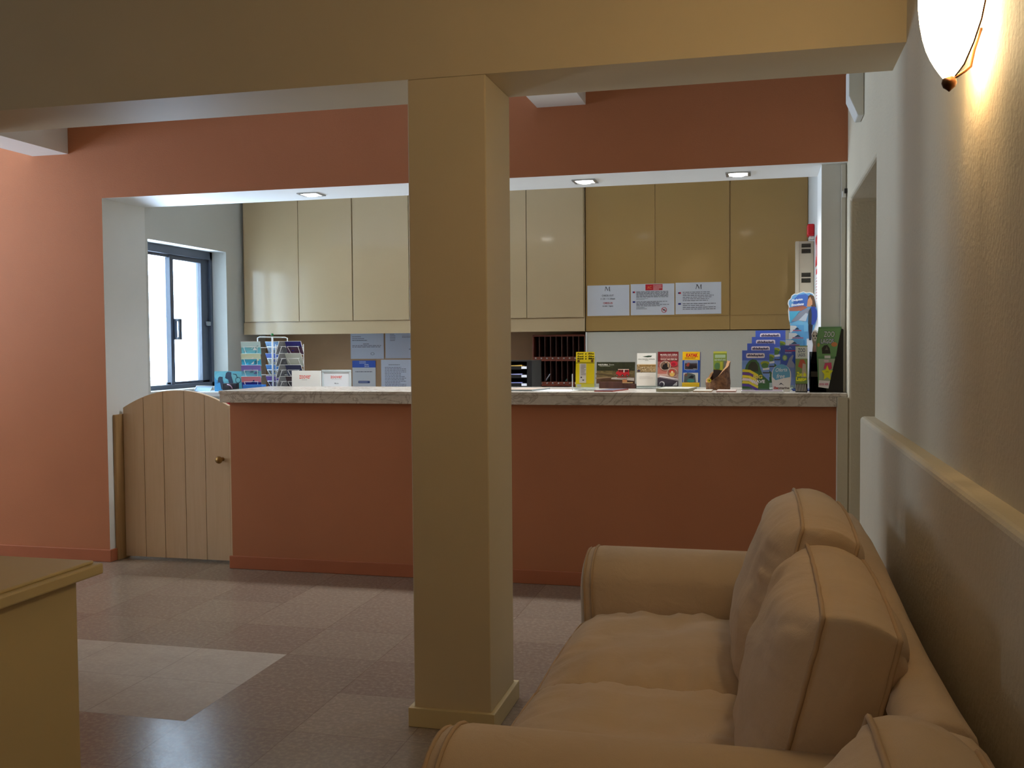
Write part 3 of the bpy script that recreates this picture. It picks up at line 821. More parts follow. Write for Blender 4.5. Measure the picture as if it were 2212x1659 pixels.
b = MB(); b.tube([(w, -.034, 0), (w, -.002, hh), (w, .034, 0)], .003, M_WIRE, 6); b.tube([(-w, -.034, 0), (-w, -.002, hh), (-w, .034, 0)], .003, M_WIRE, 6); b.tube([(-w, -.003, hh), (w, -.003, hh)], .003, M_WIRE, 6)
b.build('frame', t, smooth=True)
a = at(492, 868, 5.72)
t = thing('red_binder', 'red and lilac box glimpsed between gate and counter', 'box', (a.x, 5.70, .60))
MB().box(-.03, .05, 0, .05, .24, a.z+.03-.60, PM((196, 34, 56))).build('red_front', t, bevel=.002)
MB().box(-.03, .05, 0, .05, 0, .24, PM((176, 168, 196))).build('lilac_front', t, bevel=.002)
tag(MB().box(-.18, .07, -.02, .12, 0, .03, PM((226, 222, 214))).build('low_shelf', loc=(a.x, 5.68, .57)), 'pale low shelf edge behind the half gate', 'shelf')

# ------------------------------------------------------------------ postcard spinner
SYD = 5.80
P0 = at(590, 834, SYD)
zt = at(590, 727, SYD).z
t = thing('postcard_spinner', 'white wire postcard spinner with a green ball on top', 'rack', (P0.x, SYD, ZT))
H0 = zt-ZT
MB().tube([(0, 0, 0), (0, 0, H0)], .006, M_WIRE, 10).build('pole', t, smooth=True)
MB().lathe([(.08, 0), (.08, .006), (.01, .012)], M_WIRE, 24).build('base', t, smooth=False)
b = MB(); b.lathe([(.001, -.009), (.007, -.006), (.009, 0), (.007, .006), (.001, .009)], PM((30, 120, 56), .4), 16, Matrix.Translation((0, 0, H0+.012))); b.build('ball_finial', t, smooth=True)
MB().tube([(-.102, 0, H0-.04), (-.102, 0, H0-.008), (-.09, 0, H0-.002), (.09, 0, H0-.006), (.104, 0, H0-.012), (.104, 0, H0-.05)], .004, M_WIRE, 8).build('top_bar', t, smooth=True)
tiers = [H0-.114, H0-.189, H0-.262, H0-.334]
cols = [((-.128, -.03), .30, 'l'), ((.0, .06), -.35, 'm'), ((.170, .0), -.20, 'r'), ((.062, .0), 1.25, 'b')]
CARDS = {
 'l': [((206, 236, 238), (120, 190, 200)), ((230, 244, 214), (60, 170, 206)), ((150, 130, 214), (120, 190, 210)), ((246, 150, 150), (54, 50, 130))],
 'm': [((90, 130, 170), (70, 90, 110)), ((40, 74, 150), (140, 140, 130)), ((50, 110, 170), (90, 90, 80)), ((96, 70, 140), (40, 36, 60))],
 'r': [((40, 40, 130), (90, 60, 90)), ((196, 210, 204), (150, 160, 160)), ((54, 60, 100), (90, 100, 130)), ((70, 50, 60), (50, 40, 50))],
 'b': [((120, 120, 120), (100, 100, 104))]*4}
WHERE = {'l': 'on the window side of the spinner', 'm': 'behind the spinner pole', 'r': 'on the right side of the spinner', 'b': 'in the edge-on column right of the pole'}
TIER = ['top', 'second', 'third', 'lowest']
LOOK = {'l': ['white and turquoise', 'pale yellow and blue', 'violet', 'salmon pink and navy'], 'm': ['grey blue', 'royal blue', 'blue and grey', 'purple'], 'r': ['dark indigo', 'pale grey', 'slate blue', 'brown'], 'b': ['grey']*4}
for (ox, oy), ry, key in cols:
    R = Matrix.Translation((ox, oy, 0)) @ Matrix.Rotation(ry, 4, 'Z')
    b = MB()
    b.tube([(-.05, 0, .02), (-.05, 0, H0-.05)], .0022, M_WIRE, 6, M=R); b.tube([(.05, 0, .02), (.05, 0, H0-.05)], .0022, M_WIRE, 6, M=R)
    inv = R.inverted() @ Vector((0, 0, .12)); inv2 = R.inverted() @ Vector((0, 0, H0-.07))
    b.tube([(0, 0, .12), (inv.x, inv.y, .12)], .0022, M_WIRE, 6, M=R); b.tube([(-.05, 0, H0-.07), (inv2.x, inv2.y, H0-.07), (.05, 0, H0-.07)], .0022, M_WIRE, 6, M=R)
    b.build('upright_wire', t, smooth=True)
    for i, z in enumerate(tiers):
        if z < -.02: continue
        b = MB()
        for s in (-.042, .042):
            b.tube([(s, 0, z+.055), (s, -.045, z+.05), (s*.8, -.012, z), (s, 0, z)], .0018, M_WIRE, 6, M=R)
        b.tube([(-.042, -.045, z+.05), (.042, -.045, z+.05)], .0018, M_WIRE, 6, M=R); b.tube([(-.05, 0, z), (.05, 0, z)], .0018, M_WIRE, 6, M=R)
        b.build('wire_pocket', t, smooth=True)
        top, bot = CARDS[key][i]
        w, hh = .122, .086
        s_ = Sheet(w, hh, .004, (236, 236, 230)); s_.rect(.0, .55, 1, 1, top); s_.rect(0, 0, 1, .55, bot)
        rr = random.Random(i*7+ord(key))
        for q in range(7):
            u, v = rr.uniform(.05, .75), rr.uniform(.08, .6); k = rr.uniform(.5, 1.25)
            s_.poly([(u, v), (u+rr.uniform(.08, .22), v+.02), (u+rr.uniform(.05, .2), v+rr.uniform(.1, .28))], tuple(min(255, x*k) for x in (top if q % 2 else bot)))
        if key == 'r' and i == 1: s_.rect(0, 0, 1, 1, (206, 216, 210))
        W = Matrix.Translation((P0.x, SYD, ZT)) @ R @ Matrix.Translation((0, -.012, z+.002)) @ Matrix.Rotation(.38, 4, 'X')
        o = s_.build('postcard'); o.matrix_world = W
        tag(o, '%s postcards, %s tier %s' % (LOOK[key][i], TIER[i], WHERE[key]), 'postcard', 'postcards in the wire spinner')

# ------------------------------------------------------------------ letter tray and pigeonhole rack
TY_ = 5.78
a, c = at(1062, 780, TY_), at(1149, 834, TY_)
t = thing('letter_tray', 'black stacked letter tray full of papers beside the pillar', 'tray', ((a.x+c.x)/2, TY_, ZT))
w = (c.x-a.x)/2; hh = a.z-ZT
b = MB(); b.box(-w, w, .26, .27, 0, hh, M_BLACK); b.box(-w, -w+.004, 0, .27, 0, hh, M_BLACK); b.box(w-.03, w, 0, .27, 0, hh, M_BLACK); b.build('casing', t, bevel=.002)
nt = 4
for i in range(nt):
    z = hh*i/nt+.0
    b = MB(); b.box(-w+.004, w-.03, 0, .26, z, z+.005, M_BLACK); b.box(-w+.004, w-.03, -.004, 0, z, z+.02, M_BLACK); b.build('tray_shelf', t)
    if i > 0 or True:
        q = at(1126.5, 0, TY_).x-(a.x+c.x)/2
        MB().box(q-.016, q+.016, -.006, -.004, z+.004, z+.018, PM((226, 232, 244))).build('label_holder', t)
MB().box(-w, w, 0, .27, hh-.004, hh+.002, M_BLACK).build('lid', t, bevel=.001)
for i, (cl, lb) in enumerate((((112, 122, 196), 'blue papers in the lowest tray shelf'), ((130, 140, 206), 'blue papers in the second tray shelf'), ((150, 158, 214), 'pale blue papers in the third tray shelf'), ((196, 160, 70), 'ochre folder in the top tray shelf'))):
    z = hh*i/nt+.006
    b = MB(); b.box(-w+.012, w-.045, .002, .23, 0, .012, PM(cl)); b.box(-w+.014, w-.06, .004, .22, .012, .018, PM(tuple(min(255, x+26) for x in cl)))
    o = b.build('paper_stack', loc=((a.x+c.x)/2, TY_, ZT+z), rot=(0, -.02 if i < 3 else -.05, 0))
    tag(o, lb, 'paper', 'papers in the letter tray')

RY = 6.70
a, c = at(1150, 723, RY), at(1264.5, 838, RY)
t = thing('pigeonhole_rack', 'reddish brown wooden pigeonhole rack for keys under the pale cabinet', 'rack', ((a.x+c.x)/2, RY, .955))
W2 = (c.x-a.x)/2
def zz(py): return at(1200, py, RY).z-.955
b = MB()
ztop = zz(723)
b.box(-W2, W2, .22, .23, 0, ztop, M_DARK); b.box(-W2, -W2+.008, 0, .23, 0, ztop, M_RACK); b.box(W2-.006, W2, 0, .23, 0, ztop, M_RACK); b.box(-W2, W2, 0, .23, zz(727), ztop, M_RACK)
b.build('casing', t, bevel=.001)
# a plinth carries the rack on the floor
MB().box(-W2, W2, .02, .23, -.955, 0, M_RACK).build('plinth', t)
rows = [(780, 771), (834, 825)]
nx = 9
for ri, (pb, pt) in enumerate(rows):
    zb_, zt_ = zz(pb), zz(pt)
    MB().box(-W2+.006, W2-.006, -.004, .22, zb_, zt_, M_RACK).build('shelf', t, bevel=.001)
    for k in range(nx):
        u = -W2+.008+(2*W2-.014)*(k+.42)/nx
        MB().lathe([(.0055, 0), (.0055, .0015), (.004, .002), (.0005, .002)], M_STEEL, 10, Matrix.Translation((u, -.004, (zb_+zt_*2)/3)) @ Matrix.Rotation(PI/2, 4, 'X')).build('number_tag', t)
    hi = zz(727) if ri == 0 else zz(780)
    for k in range(1, nx):
        u = -W2+.008+(2*W2-.014)*k/nx
        MB().box(u-.0022, u+.0022, .002, .22, zt_, hi, M_RACKD).build('divider', t)
def letter(px0, py0, px1, py1, lb, col, wd):
    p, q = at(px0, py0, RY+.02), at(px1, py1, RY+.02)
    d = (q-p); L_ = d.length; ang = math.atan2(d.z, d.x)
    o = MB().box(0, L_, 0, .12, -wd/2, wd/2, PM(col)).build('letter', loc=p, rot=(0, -ang, 0))
    tag(o, lb, 'letter', 'mail in the pigeonholes')
letter(1178, 823, 1188, 808, 'white envelope leaning in the third lower pigeonhole', (196, 204, 220), .006)
letter(1154, 818, 1159, 822, 'grey key fob in the first lower pigeonhole', (120, 124, 126), .005)
letter(1222, 823, 1226, 818, 'green slip in the sixth lower pigeonhole', (70, 116, 104), .008)

# ------------------------------------------------------------------ brochures on the marble counter
def holder(label, loc, rz, w, hh, d=.05, lean=.16, pocket=.05, name='brochure_holder'):
    """clear acrylic leaflet stand: base, leaning back plate, low front lip"""
    t = thing(name, label, 'holder', loc, rz)
    b = MB(); th = .0025
    b.box(-w/2, w/2, -d*.6, d*.5, 0, th, M_ACR)
    b.build('base', t)
    R = Matrix.Translation((0, .012, th)) @ Matrix.Rotation(-lean, 4, 'X')
    b = MB(); b.box(-w/2, w/2, 0, th, 0, hh, M_ACR, R); b.build('back_plate', t)
    b = MB(); b.box(-w/2, w/2, -.02, -.02+th, 0, pocket, M_ACR, R); b.build('front_lip', t)
    return t
def stand_sheet(s, name, label, loc, rz, lean, cat, group=None):
    return tag(s.build(name, loc=loc, rot=(-lean, 0, rz)), label, cat, group)
GL = 'leaflets displayed on the counter'
def metrics(px0, px1, py0, Y):
    a, c = at(px0, py0, Y), at(px1, py0, Y)
    return (a.x+c.x)/2, (c.x-a.x), a.z-ZC

# bicycle hire leaflets
Y = 5.22; x, w, hh = metrics(1242, 1283, 760, Y)
holder('clear leaflet stand holding the yellow bicycle leaflets', (x, Y, ZC), 0, w+.012, hh*.86, .07, .10, .03)
MB_ = MB().box(-.0025, .0025, -.001, .001, 0, .085, PM((244, 248, 250), .15))
e_ = MB_.build('side_edge', [o for o in COL.objects if o.get('label') == 'clear leaflet stand holding the yellow bicycle leaflets'][0], loc=(-w/2-.008, -.035, .002))
for q, (dy, dz, lb) in enumerate(((.008, .014, 'rear yellow bicycle rental leaflet in the clear stand'), (.0, .0, 'front yellow bicycle rental leaflet in the clear stand'))):
    Yh = hh-.014-.016
    s_ = Sheet(w*.97, Yh, .004, (236, 214, 40), rough=.35)
    s_.rect(0, .78, 1, 1, (246, 220, 40)); s_.text('Rent  a  Bike', .52, .945, .9, .05, (40, 34, 10), .04, .2); s_.text('Rent  a  Bike', .52, .875, .92, .055, (40, 34, 10), .05, .2)
    for u in (.14, .88): s_.ell(u, .80, .075, .038, (70, 34, 16)); s_.ring(u, .80, .05, .026, .3, (170, 120, 50))
    s_.rect(0, .735, 1, .748, (50, 40, 10)); s_.rect(0, .0, 1, .735, (232, 206, 24))
    s_.rect(.2, .13, .56, .72, (214, 206, 196)); s_.lines(.27, .54, .36, .7, 9, (130, 120, 116), .5, 4); s_.rect(.26, .28, .34, .32, (50, 44, 40)); s_.rect(.36, .2, .46, .23, (60, 54, 50))
    s_.rect(0, .0, 1, .1, (240, 226, 90)); s_.rect(.05, .01, .3, .09, (206, 200, 196))
    stand_sheet(s_, 'rental_leaflet', lb, (x+.002*q, Y+.004+dy-.006, ZC+.016+dz), 0, .10, 'leaflet', GL)

# landscape tour board on a wooden foot
Y = 5.44; x, w, hh = metrics(1287, 1371, 779, Y)
t = thing('tour_board', 'landscape photo board of a red jeep on a dark wooden foot', 'board', (x, Y, ZC), -.06)
Zl = .034; bh = hh-Zl
s_ = Sheet(w, bh, .004, (60, 50, 36), rough=.4)
s_.rect(0, .55, 1, 1, (44, 46, 26)); s_.rect(0, .28, 1, .6, (104, 86, 54)); s_.rect(0, 0, 1, .3, (84, 56, 38))
rr = random.Random(4)
for i in range(60):
    u, v = rr.uniform(0, .93), rr.uniform(.5, .95); k = rr.uniform(.6, 1.5)
    s_.k -= 0; s_.poly([(u, v), (u+rr.uniform(.03, .07), v+.01), (u+rr.uniform(.02, .06), v+rr.uniform(.03, .05))], (46*k, 50*k, 26*k))
for i in range(30):
    u, v = rr.uniform(0, .8), rr.uniform(.32, .52); k = rr.uniform(.7, 1.3)
    s_.poly([(u, v), (u+rr.uniform(.08, .18), v-.01), (u+rr.uniform(.06, .15), v+.03)], (112*k, 96*k, 60*k))
s_.poly([(.4, .20), (1, .12), (1, .26), (.6, .30), (.42, .27)], (172, 160, 148)); s_.poly([(0, .2), (.45, .27), (.3, .32), (0, .27)], (128, 104, 76)); s_.poly([(0, .42), (.48, .3), (.46, .36), (0, .47)], (72, 56, 36))
s_.poly([(.53, .36), (.53, .52), (.57, .55), (.60, .64), (.86, .64), (.87, .38), (.86, .34)], (176, 30, 38)); s_.rect(.58, .635, .86, .665, (206, 190, 170))
for u0, u1 in ((.60, .65), (.665, .71), (.75, .84)): s_.rect(u0, .54, u1, .62, (70, 30, 34))
s_.rect(.725, .5, .745, .64, (220, 210, 200))
for u in (.555, .70, .82): s_.ell(u, .37, .03, .05, (36, 26, 24)); s_.ell(u, .37, .014, .024, (150, 130, 120))
s_.rect(.56, .26, .82, .31, (136, 50, 46))
s_.text('NATURA', .19, .865, .25, .06, (236, 234, 224), .025); s_.text('Tours', .41, .865, .13, .055, (206, 204, 190), .0); s_.lines(.10, .44, .79, .82, 1, (190, 186, 170), .6, 3)
s_.rect(.70, .06, .82, .18, (168, 110, 70)); s_.rect(.7, .01, .97, .06, (160, 130, 90))
s_.build('photo_board', t, loc=(0, .006, Zl-.008), rot=(-.10, 0, 0))
b = MB(); b.prism([(-.10, 0), (.10, 0), (.10, .024), (.072, .026), (.07, .036), (-.10, .036)], -.012, .03, M_RACKD, 'y'); b.build('wooden_foot', t, loc=(.012, 0, 0), bevel=.001)

def leaflet_in_stand(px0, px1, py0, Y, hlabel, draw, name, label, lean=.13, rz=0, th=.006, back=(236, 234, 226), solid=False):
    x, w, hh = metrics(px0, px1, py0, Y)
    holder(hlabel, (x, Y, ZC), rz, w+.004, hh*.75, .06, lean, .028)
    s_ = Sheet(w, (hh-.014)/math.cos(lean), th, back, rough=.35); draw(s_)
    return stand_sheet(s_, name, label, (x-math.sin(rz)*.0, Y+.004, ZC+.014), rz, lean, 'leaflet', GL)
def d_garden(s):
    s.rect(0, .66, 1, 1, (226, 222, 212)); s.poly([(.28, .90), (.45, .91), (.6, .925), (.8, .92), (.74, .88), (.55, .87), (.44, .88)], (44, 66, 50))
    s.text('ZOO NAUTIC GARDEN', .5, .815, .88, .032, (84, 92, 84), .01); s.rect(.42, .775, .6, .788, (150, 150, 140))
    s.rect(0, .645, 1, .665, (222, 196, 160)); s.rect(0, .42, 1, .645, (166, 138, 96))
    r = random.Random(9)
    s.rect(0, .59, 1, .645, (146, 112, 62))
    for i in range(46):
        u, v = r.uniform(.02, .9), r.uniform(.40, .63); c = r.choice([(74, 52, 30), (206, 186, 150), (110, 84, 50), (222, 206, 176)])
        s.poly([(u, v), (u+r.uniform(.05, .1), v+.006), (u+r.uniform(.02, .08), v+r.uniform(.015, .03))], c)
    s.ell(.12, .455, .09, .022, (50, 40, 70)); s.rect(0, 0, 1, .40, (226, 218, 206)); s.lines(.15, .85, .2, .3, 3, (196, 186, 176), .3, 3)
leaflet_in_stand(1375, 1416, 763, 5.43, 'clear stand with the pale garden leaflet', d_garden, 'garden_leaflet', 'pale garden leaflet with a dark leaf emblem')
def d_wax(s):
    s.rect(0, 0, 1, 1, (160, 84, 76)); s.rect(0, .72, 1, 1, (120, 30, 36)); s.rect(0, .35, 1, .55, (186, 110, 96)); s.rect(0, .0, 1, .36, (206, 170, 156))
    s.text('MUSEU DE CERA', .53, .915, .82, .04, (232, 214, 206), .02); s.lines(.14, .94, .86, .885, 1, (214, 170, 160), .6, 2); s.text('WAX MUSEUM', .53, .775, .8, .045, (236, 206, 190), .02); s.lines(.14, .94, .81, .83, 1, (214, 170, 160), .6, 5)
    s.ell(.78, .65, .17, .08, (204, 36, 56)); s.ell(.76, .64, .1, .05, (160, 26, 44))
    s.ell(.37, .595, .265, .135, (222, 206, 190)); s.ell(.37, .595, .245, .125, (120, 92, 76)); s.poly([(.2, .52), (.26, .62), (.34, .64), (.36, .70), (.44, .70), (.45, .63), (.5, .6), (.5, .5), (.3, .48)], (28, 20, 22)); s.rect(.48, .56, .53, .70, (196, 160, 120)); s.ell(.4, .69, .04, .024, (200, 150, 120))
    s.ell(.70, .39, .255, .13, (216, 196, 176)); s.ell(.70, .39, .235, .12, (150, 96, 80)); s.ell(.70, .36, .12, .075, (220, 176, 90)); s.ell(.69, .43, .13, .05, (190, 50, 36)); s.ell(.70, .41, .06, .036, (232, 196, 150))
    s.poly([(0, 0), (1, 0), (1, .17), (.1, .26), (0, .25)], (56, 50, 62)); s.poly([(.05, .25), (.12, .31), (.95, .22), (1, .19), (1, .16)], (226, 218, 214)); s.poly([(.05, .25), (1, .17), (1, .185), (.1, .27)], (110, 96, 104)); s.ell(.22, .07, .13, .075, (196, 190, 190)); s.ell(.2, .05, .1, .07, (56, 50, 62)); s.poly([(.72, .02), (.95, .02), (.95, .14)], (206, 200, 200))
leaflet_in_stand(1420, 1465, 760, 5.38, 'clear stand with the dark red museum leaflet', d_wax, 'museum_leaflet', 'dark red wax museum leaflet with two round pictures')
def d_kayak(s):
    s.rect(0, .76, 1, 1, (244, 190, 20)); s.text('KAYAK', .55, .90, .68, .105, (206, 30, 40), .05); s.lines(.14, .88, .81, .835, 1, (150, 60, 20), .7, 3)
    s.rect(0, .12, 1, .76, (30, 76, 160)); s.rect(.12, .49, .88, .745, (206, 206, 206)); s.rect(.14, .50, .86, .735, (60, 50, 56)); s.rect(.14, .67, .86, .735, (120, 130, 150)); s.poly([(.2, .6), (.3, .68), (.42, .69), (.4, .62), (.36, .57)], (150, 60, 50)); s.ell(.72, .53, .12, .03, (176, 176, 176)); s.poly([(.3, .56), (.5, .62), (.85, .6), (.85, .52), (.4, .52)], (34, 26, 32))
    s.text('Rent a Kayak', .5, .455, .5, .025, (150, 180, 230), .01)
    s.rect(.06, .125, .92, .40, (186, 186, 180)); s.poly([(.1, .13), (.12, .34), (.3, .4), (.55, .38), (.75, .34), (.8, .13)], (74, 84, 84)); s.poly([(.35, .26), (.55, .33), (.7, .29), (.6, .24)], (24, 28, 34)); s.ell(.5, .17, .22, .05, (56, 120, 110)); s.ell(.22, .34, .08, .04, (110, 70, 60))
    s.rect(0, 0, 1, .12, (232, 184, 40))
leaflet_in_stand(1473, 1511, 760, 5.34, 'clear stand with the thick stack of kayak leaflets', d_kayak, 'kayak_leaflet', 'blue and yellow kayak leaflets stacked thick', lean=.09, rz=-.10, th=.03, back=(44, 58, 120))

# hollow log with a green leaflet
Y = 5.33; x, w, hh = metrics(1524, 1578, 786, Y)
n = 28; R0 = w/2
t = thing('log_holder', 'hollow bark log pot cut on a slant', 'pot', (x, Y, ZC))
def rim(a): return .094+.055*math.cos(a-.45)*1.0+.006*noise.noise(Vector((math.cos(a)*2, math.sin(a)*2, 1)))
def rad(a, z): return R0*(.97+.09*noise.noise(Vector((math.cos(a)*2.2, math.sin(a)*2.2, z*14)))+.05*noise.noise(Vector((math.cos(a)*6, math.sin(a)*6, z*40)))-.08*(z/.15)*(math.cos(a) > 0)*0)
vs = []; fs = []; K = 9
for k in range(K+1):
    for i in range(n):
        a = 2*PI*i/n; z = rim(a)*k/K; r = rad(a, z); vs.append((r*math.cos(a), r*math.sin(a), z))
for k in range(K):
    for i in range(n): fs.append((k*n+i, k*n+(i+1) % n, (k+1)*n+(i+1) % n, (k+1)*n+i))
fs.append(tuple(range(n))[::-1])
b = MB(); b.add(vs, fs, M_BARK); b.build('bark', t, smooth=True)
vs = []; fs = []
for rr_, zf in ((1.0, 1.0), (.74, .985), (.62, .6), (.55, .12)):
    for i in range(n):
        a = 2*PI*i/n; z = rim(a)*zf; r = rad(a, rim(a))*rr_; vs.append((r*math.cos(a), r*math.sin(a), z+.0004))
for k in range(3):
    for i in range(n): fs.append((k*n+i, k*n+(i+1) % n, (k+1)*n+(i+1) % n, (k+1)*n+i))
fs.append(tuple(range(3*n, 4*n)))
b = MB(); b.add(vs, fs, [M_LOGIN]*n+[M_RACKD]*(2*n)+[M_RACKD]); b.build('cut_rim', t)
b = MB(); b.lathe([(.011, 0), (.011, .003), (.001, .004)], PM((214, 190, 40)), 14, Matrix.Translation((-.042, -R0*.80, .05)) @ Matrix.Rotation(PI/2+.1, 4, 'X')); b.lathe([(.003, .0041), (.003, .005), (.001, .005)], M_BLACK, 8, Matrix.Translation((-.042, -R0*.80, .05)) @ Matrix.Rotation(PI/2+.1, 4, 'X')); b.build('price_tag', t)
q0 = at(1541, 757, Y+.01); q1 = at(1570, 757, Y+.01)
s_ = Sheet(q1.x-q0.x, q0.z-ZC-.035, .012, (60, 70, 50), rough=.35); s_.rect(0, .0, 1, 1, (86, 116, 80)); s_.rect(0, .42, 1, 1, (150, 176, 70)); s_.rect(0, .94, 1, 1, (214, 216, 90)); s_.rect(.12, .80, .9, .90, (190, 214, 170)); s_.text('ADVENTURE', .5, .74, .85, .06, (214, 230, 214), .01); s_.ell(.3, .55, .22, .1, (96, 140, 90)); s_.rect(.5, .42, .7, .68, (206, 206, 70)); s_.poly([(.7, .2), (.95, .2), (1, .7), (.78, .7)], (130, 130, 120)); s_.poly([(0, 0), (1, 0), (1, .2), (.6, .42), (0, .44)], (54, 40, 40))
stand_sheet(s_, 'adventure_leaflet', 'green leaflets standing in the hollow log', ((q0.x+q1.x)/2, Y+.006, ZC+.03), 0, .03, 'leaflet', GL)

# loose flat papers
def flat(name, label, pts_px, th, col, cat, group='loose papers on the counter', deco=None):
    P = []
    for px, py in pts_px:
        d = FWD+RGT*((px-IW/2)/FPX)+UPV*((IH/2-py)/FPX); q = CPOS+d*((ZC-CPOS.z)/d.z); P.append((q.x, min(max(q.y, 5.03), 5.57)))
    cx = sum(p[0] for p in P)/len(P); cy = sum(p[1] for p in P)/len(P)
    b = MB(); b.prism([(p[0]-cx, p[1]-cy) for p in P], 0, th, PM(col))
    if deco: b.prism([((p[0]-cx)*.97, (p[1]-cy)*.97) for p in P], th, th+.0006, PM(deco))
    return tag(b.build(name, loc=(cx, cy, ZC+.0003)), label, cat, group)
def flatrect(name, label, x0, x1, y0, y1, th, col, cat, deco=None, skew=0):
    cx, cy = (x0+x1)/2, (y0+y1)/2
    b = MB(); P = [(x0-cx, y0-cy), (x1-cx, y0-cy), (x1-cx+skew, y1-cy), (x0-cx+skew, y1-cy)]
    b.prism(P, 0, th, PM(col))
    if deco: b.prism([(p[0]*.96, p[1]*.96) for p in P], th, th+.0005, PM(deco))
    return tag(b.build(name, loc=(cx, cy, ZC+.0003)), label, cat, 'loose papers on the counter')
def X(px, Y_): return at(px, 845, Y_).x
flatrect('magazine', 'loose magazines lying beside the pillar', X(1095, 5.2), X(1160, 5.2), 5.08, 5.30, .008, (150, 160, 164), 'magazine', (196, 176, 160), .05)
flatrect('paper_sheet', 'white sheet lying flat left of the yellow leaflets', X(1162, 5.15), X(1238, 5.15), 5.04, 5.28, .0012, (236, 236, 232), 'paper', None, .03)
flatrect('booklet', 'red edged booklet lying in front of the jeep board', X(1290, 5.15), X(1330, 5.15), 5.05, 5.28, .006, (150, 62, 50), 'booklet', (112, 110, 124), .05)
flatrect('leaflet_stack', 'grey green stack of leaflets lying before the museum stand', X(1419, 5.1), X(1488, 5.1), 5.06, 5.27, .016, (150, 146, 120), 'leaflet', (206, 202, 188), .03)
flatrect('flat_leaflet', 'flat leaflet with red corner before the log', X(1498, 5.1), X(1538, 5.1), 5.05, 5.22, .006, (176, 150, 124), 'leaflet', (206, 200, 186))
flatrect('flat_leaflet', 'flat reddish leaflet right of the log', X(1548, 5.1), X(1590, 5.1), 5.05, 5.22, .006, (180, 140, 130), 'leaflet', (206, 190, 180))
flatrect('magazine', 'open white magazine lying before the blue brochures', X(1601, 5.06), X(1692, 5.06), 5.03, 5.10, .007, (226, 226, 226), 'magazine', (150, 130, 150))

# tiered holder with four water park brochures
Y = 5.17; x, w, hh = metrics(1602, 1660, 760, Y)
dz = [0, .052, .098, .146]; fx = [0, .022, .044, .062]
t = thing('tiered_holder', 'clear four tier stand for the blue water park brochures', 'holder', (x, Y, ZC))
MB().box(-w/2, w/2+.06, -.02, .25, 0, .0025, M_ACR).build('base', t)
GB = 'blue water park brochures'
LBW = ['front and lowest blue water park brochure with a big green wave', 'second blue water park brochure from the front', 'third blue water park brochure from the front', 'rearmost and highest blue water park brochure']
tops = [(1603, 1662, 757), (1614, 1673, 742), (1624, 1685, 728), (1632, 1697, 714)]
for i in range(4):
    Yi = Y+.058*i; xi, wi, hi = metrics(*tops[i][:2], tops[i][2], Yi)
    z0 = 0.012 if i == 0 else hi-.20
    MB().box(xi-x-wi/2-.003, xi-x+wi/2+.003, .058*i+.012, .058*i+.0145, 0.0025, max(.03, hi-.06), M_ACR).build('tier_plate', t)
    bh = hi-z0
    s_ = Sheet(wi, bh/math.cos(.10), .012, (70, 96, 180), rough=.3); S = .20/bh if bh < .2 else 1
    s_.rect(0, 0, 1, 1, (112, 150, 214)); s_.rect(0, .74, 1, 1, (62, 96, 196))
    s_.rrect(.15, .80, .83, .925, .05, (236, 226, 232)); s_.text('slide&splash', .49, .862, .6, .08, (50, 44, 90), .05)
    s_.poly([(.1, .5), (.15, .62), (.25, .72), (.38, .77), (.52, .75), (.62, .66), (.68, .5), (.76, .35), (1, .2), (1, 0), (0, 0), (0, .3)], (42, 96, 56)); s_.poly([(.2, .46), (.24, .6), (.34, .7), (.48, .7), (.58, .6), (.6, .45)], (20, 40, 34))
    s_.ell(.84, .66, .16, .06, (150, 160, 40)); s_.ell(.84, .60, .13, .07, (70, 120, 60)); s_.rect(.76, .40, 1, .43, (40, 50, 56)); s_.poly([(.76, .48), (1, .5), (1, .55), (.76, .53)], (226, 226, 222))
    for k, c in enumerate(((226, 206, 50), (110, 70, 140), (230, 208, 60), (226, 206, 206), (214, 196, 60), (80, 60, 150))):
        v = .46-.075*k; s_.poly([(0, v-.02), (.02, v+.05), (.3, v+.03), (.6, v-.09), (.58, v-.15), (.25, v-.03)], c)
    s_.text('BIG', .58, .31, .33, .10, (232, 214, 80), .03); s_.text('WAVE', .58, .19, .52, .085, (226, 226, 236), .03)
    stand_sheet(s_, 'park_brochure', LBW[i], (xi, Yi, ZC+z0), 0, .10, 'brochure', GB)

# marine park stand: tall cut-out header, tiers of leaflets, round offer card
Y = 5.17
ox0 = at(1701, 640, 5.40); ox1 = at(1769.5, 640, 5.40)
w = ox1.x-ox0.x; ztp = at(1735, 630, 5.40).z; H = ztp-ZC
t = thing('cutout_display', 'tall card display with a rounded cut-out header of a trainer and dolphin', 'display', ((ox0.x+ox1.x)/2, 5.40, ZC))
yy = lambda py: (at(1735, py, 5.40).z-ZC)/H
uu = lambda px: (px-1701)/68.5
OUT = [(1714, 735), (1713, 720), (1709, 705), (1704, 690), (1702.5, 672), (1704, 662), (1701.5, 655), (1703, 648), (1708, 644), (1710, 638), (1716, 634), (1722, 634.5), (1727, 632), (1736, 629.5), (1742, 632), (1750, 631), (1757, 634), (1761, 641), (1764, 652), (1768, 668), (1768.5, 685), (1765, 702), (1760, 716), (1756, 735)]
out = [(uu(a_), yy(b_)) for a_, b_ in OUT]
s_ = Sheet(w, H, .003, (240, 240, 238), outline=[(out[0][0], 0)]+out+[(out[-1][0], 0)], rough=.35)
cu = sum(p[0] for p in out)/len(out); cv = sum(p[1] for p in out)/len(out)
def px(*p): return [(uu(a_), yy(b_)) for a_, b_ in p]
s_.poly([(cu+(p[0]-cu)*.93, cv+(p[1]-cv)*.95) for p in out], (110, 170, 216))
s_.poly(px((1712, 662), (1716, 645), (1724, 637), (1740, 635), (1748, 640), (1750, 660), (1730, 665)), (70, 110, 190))
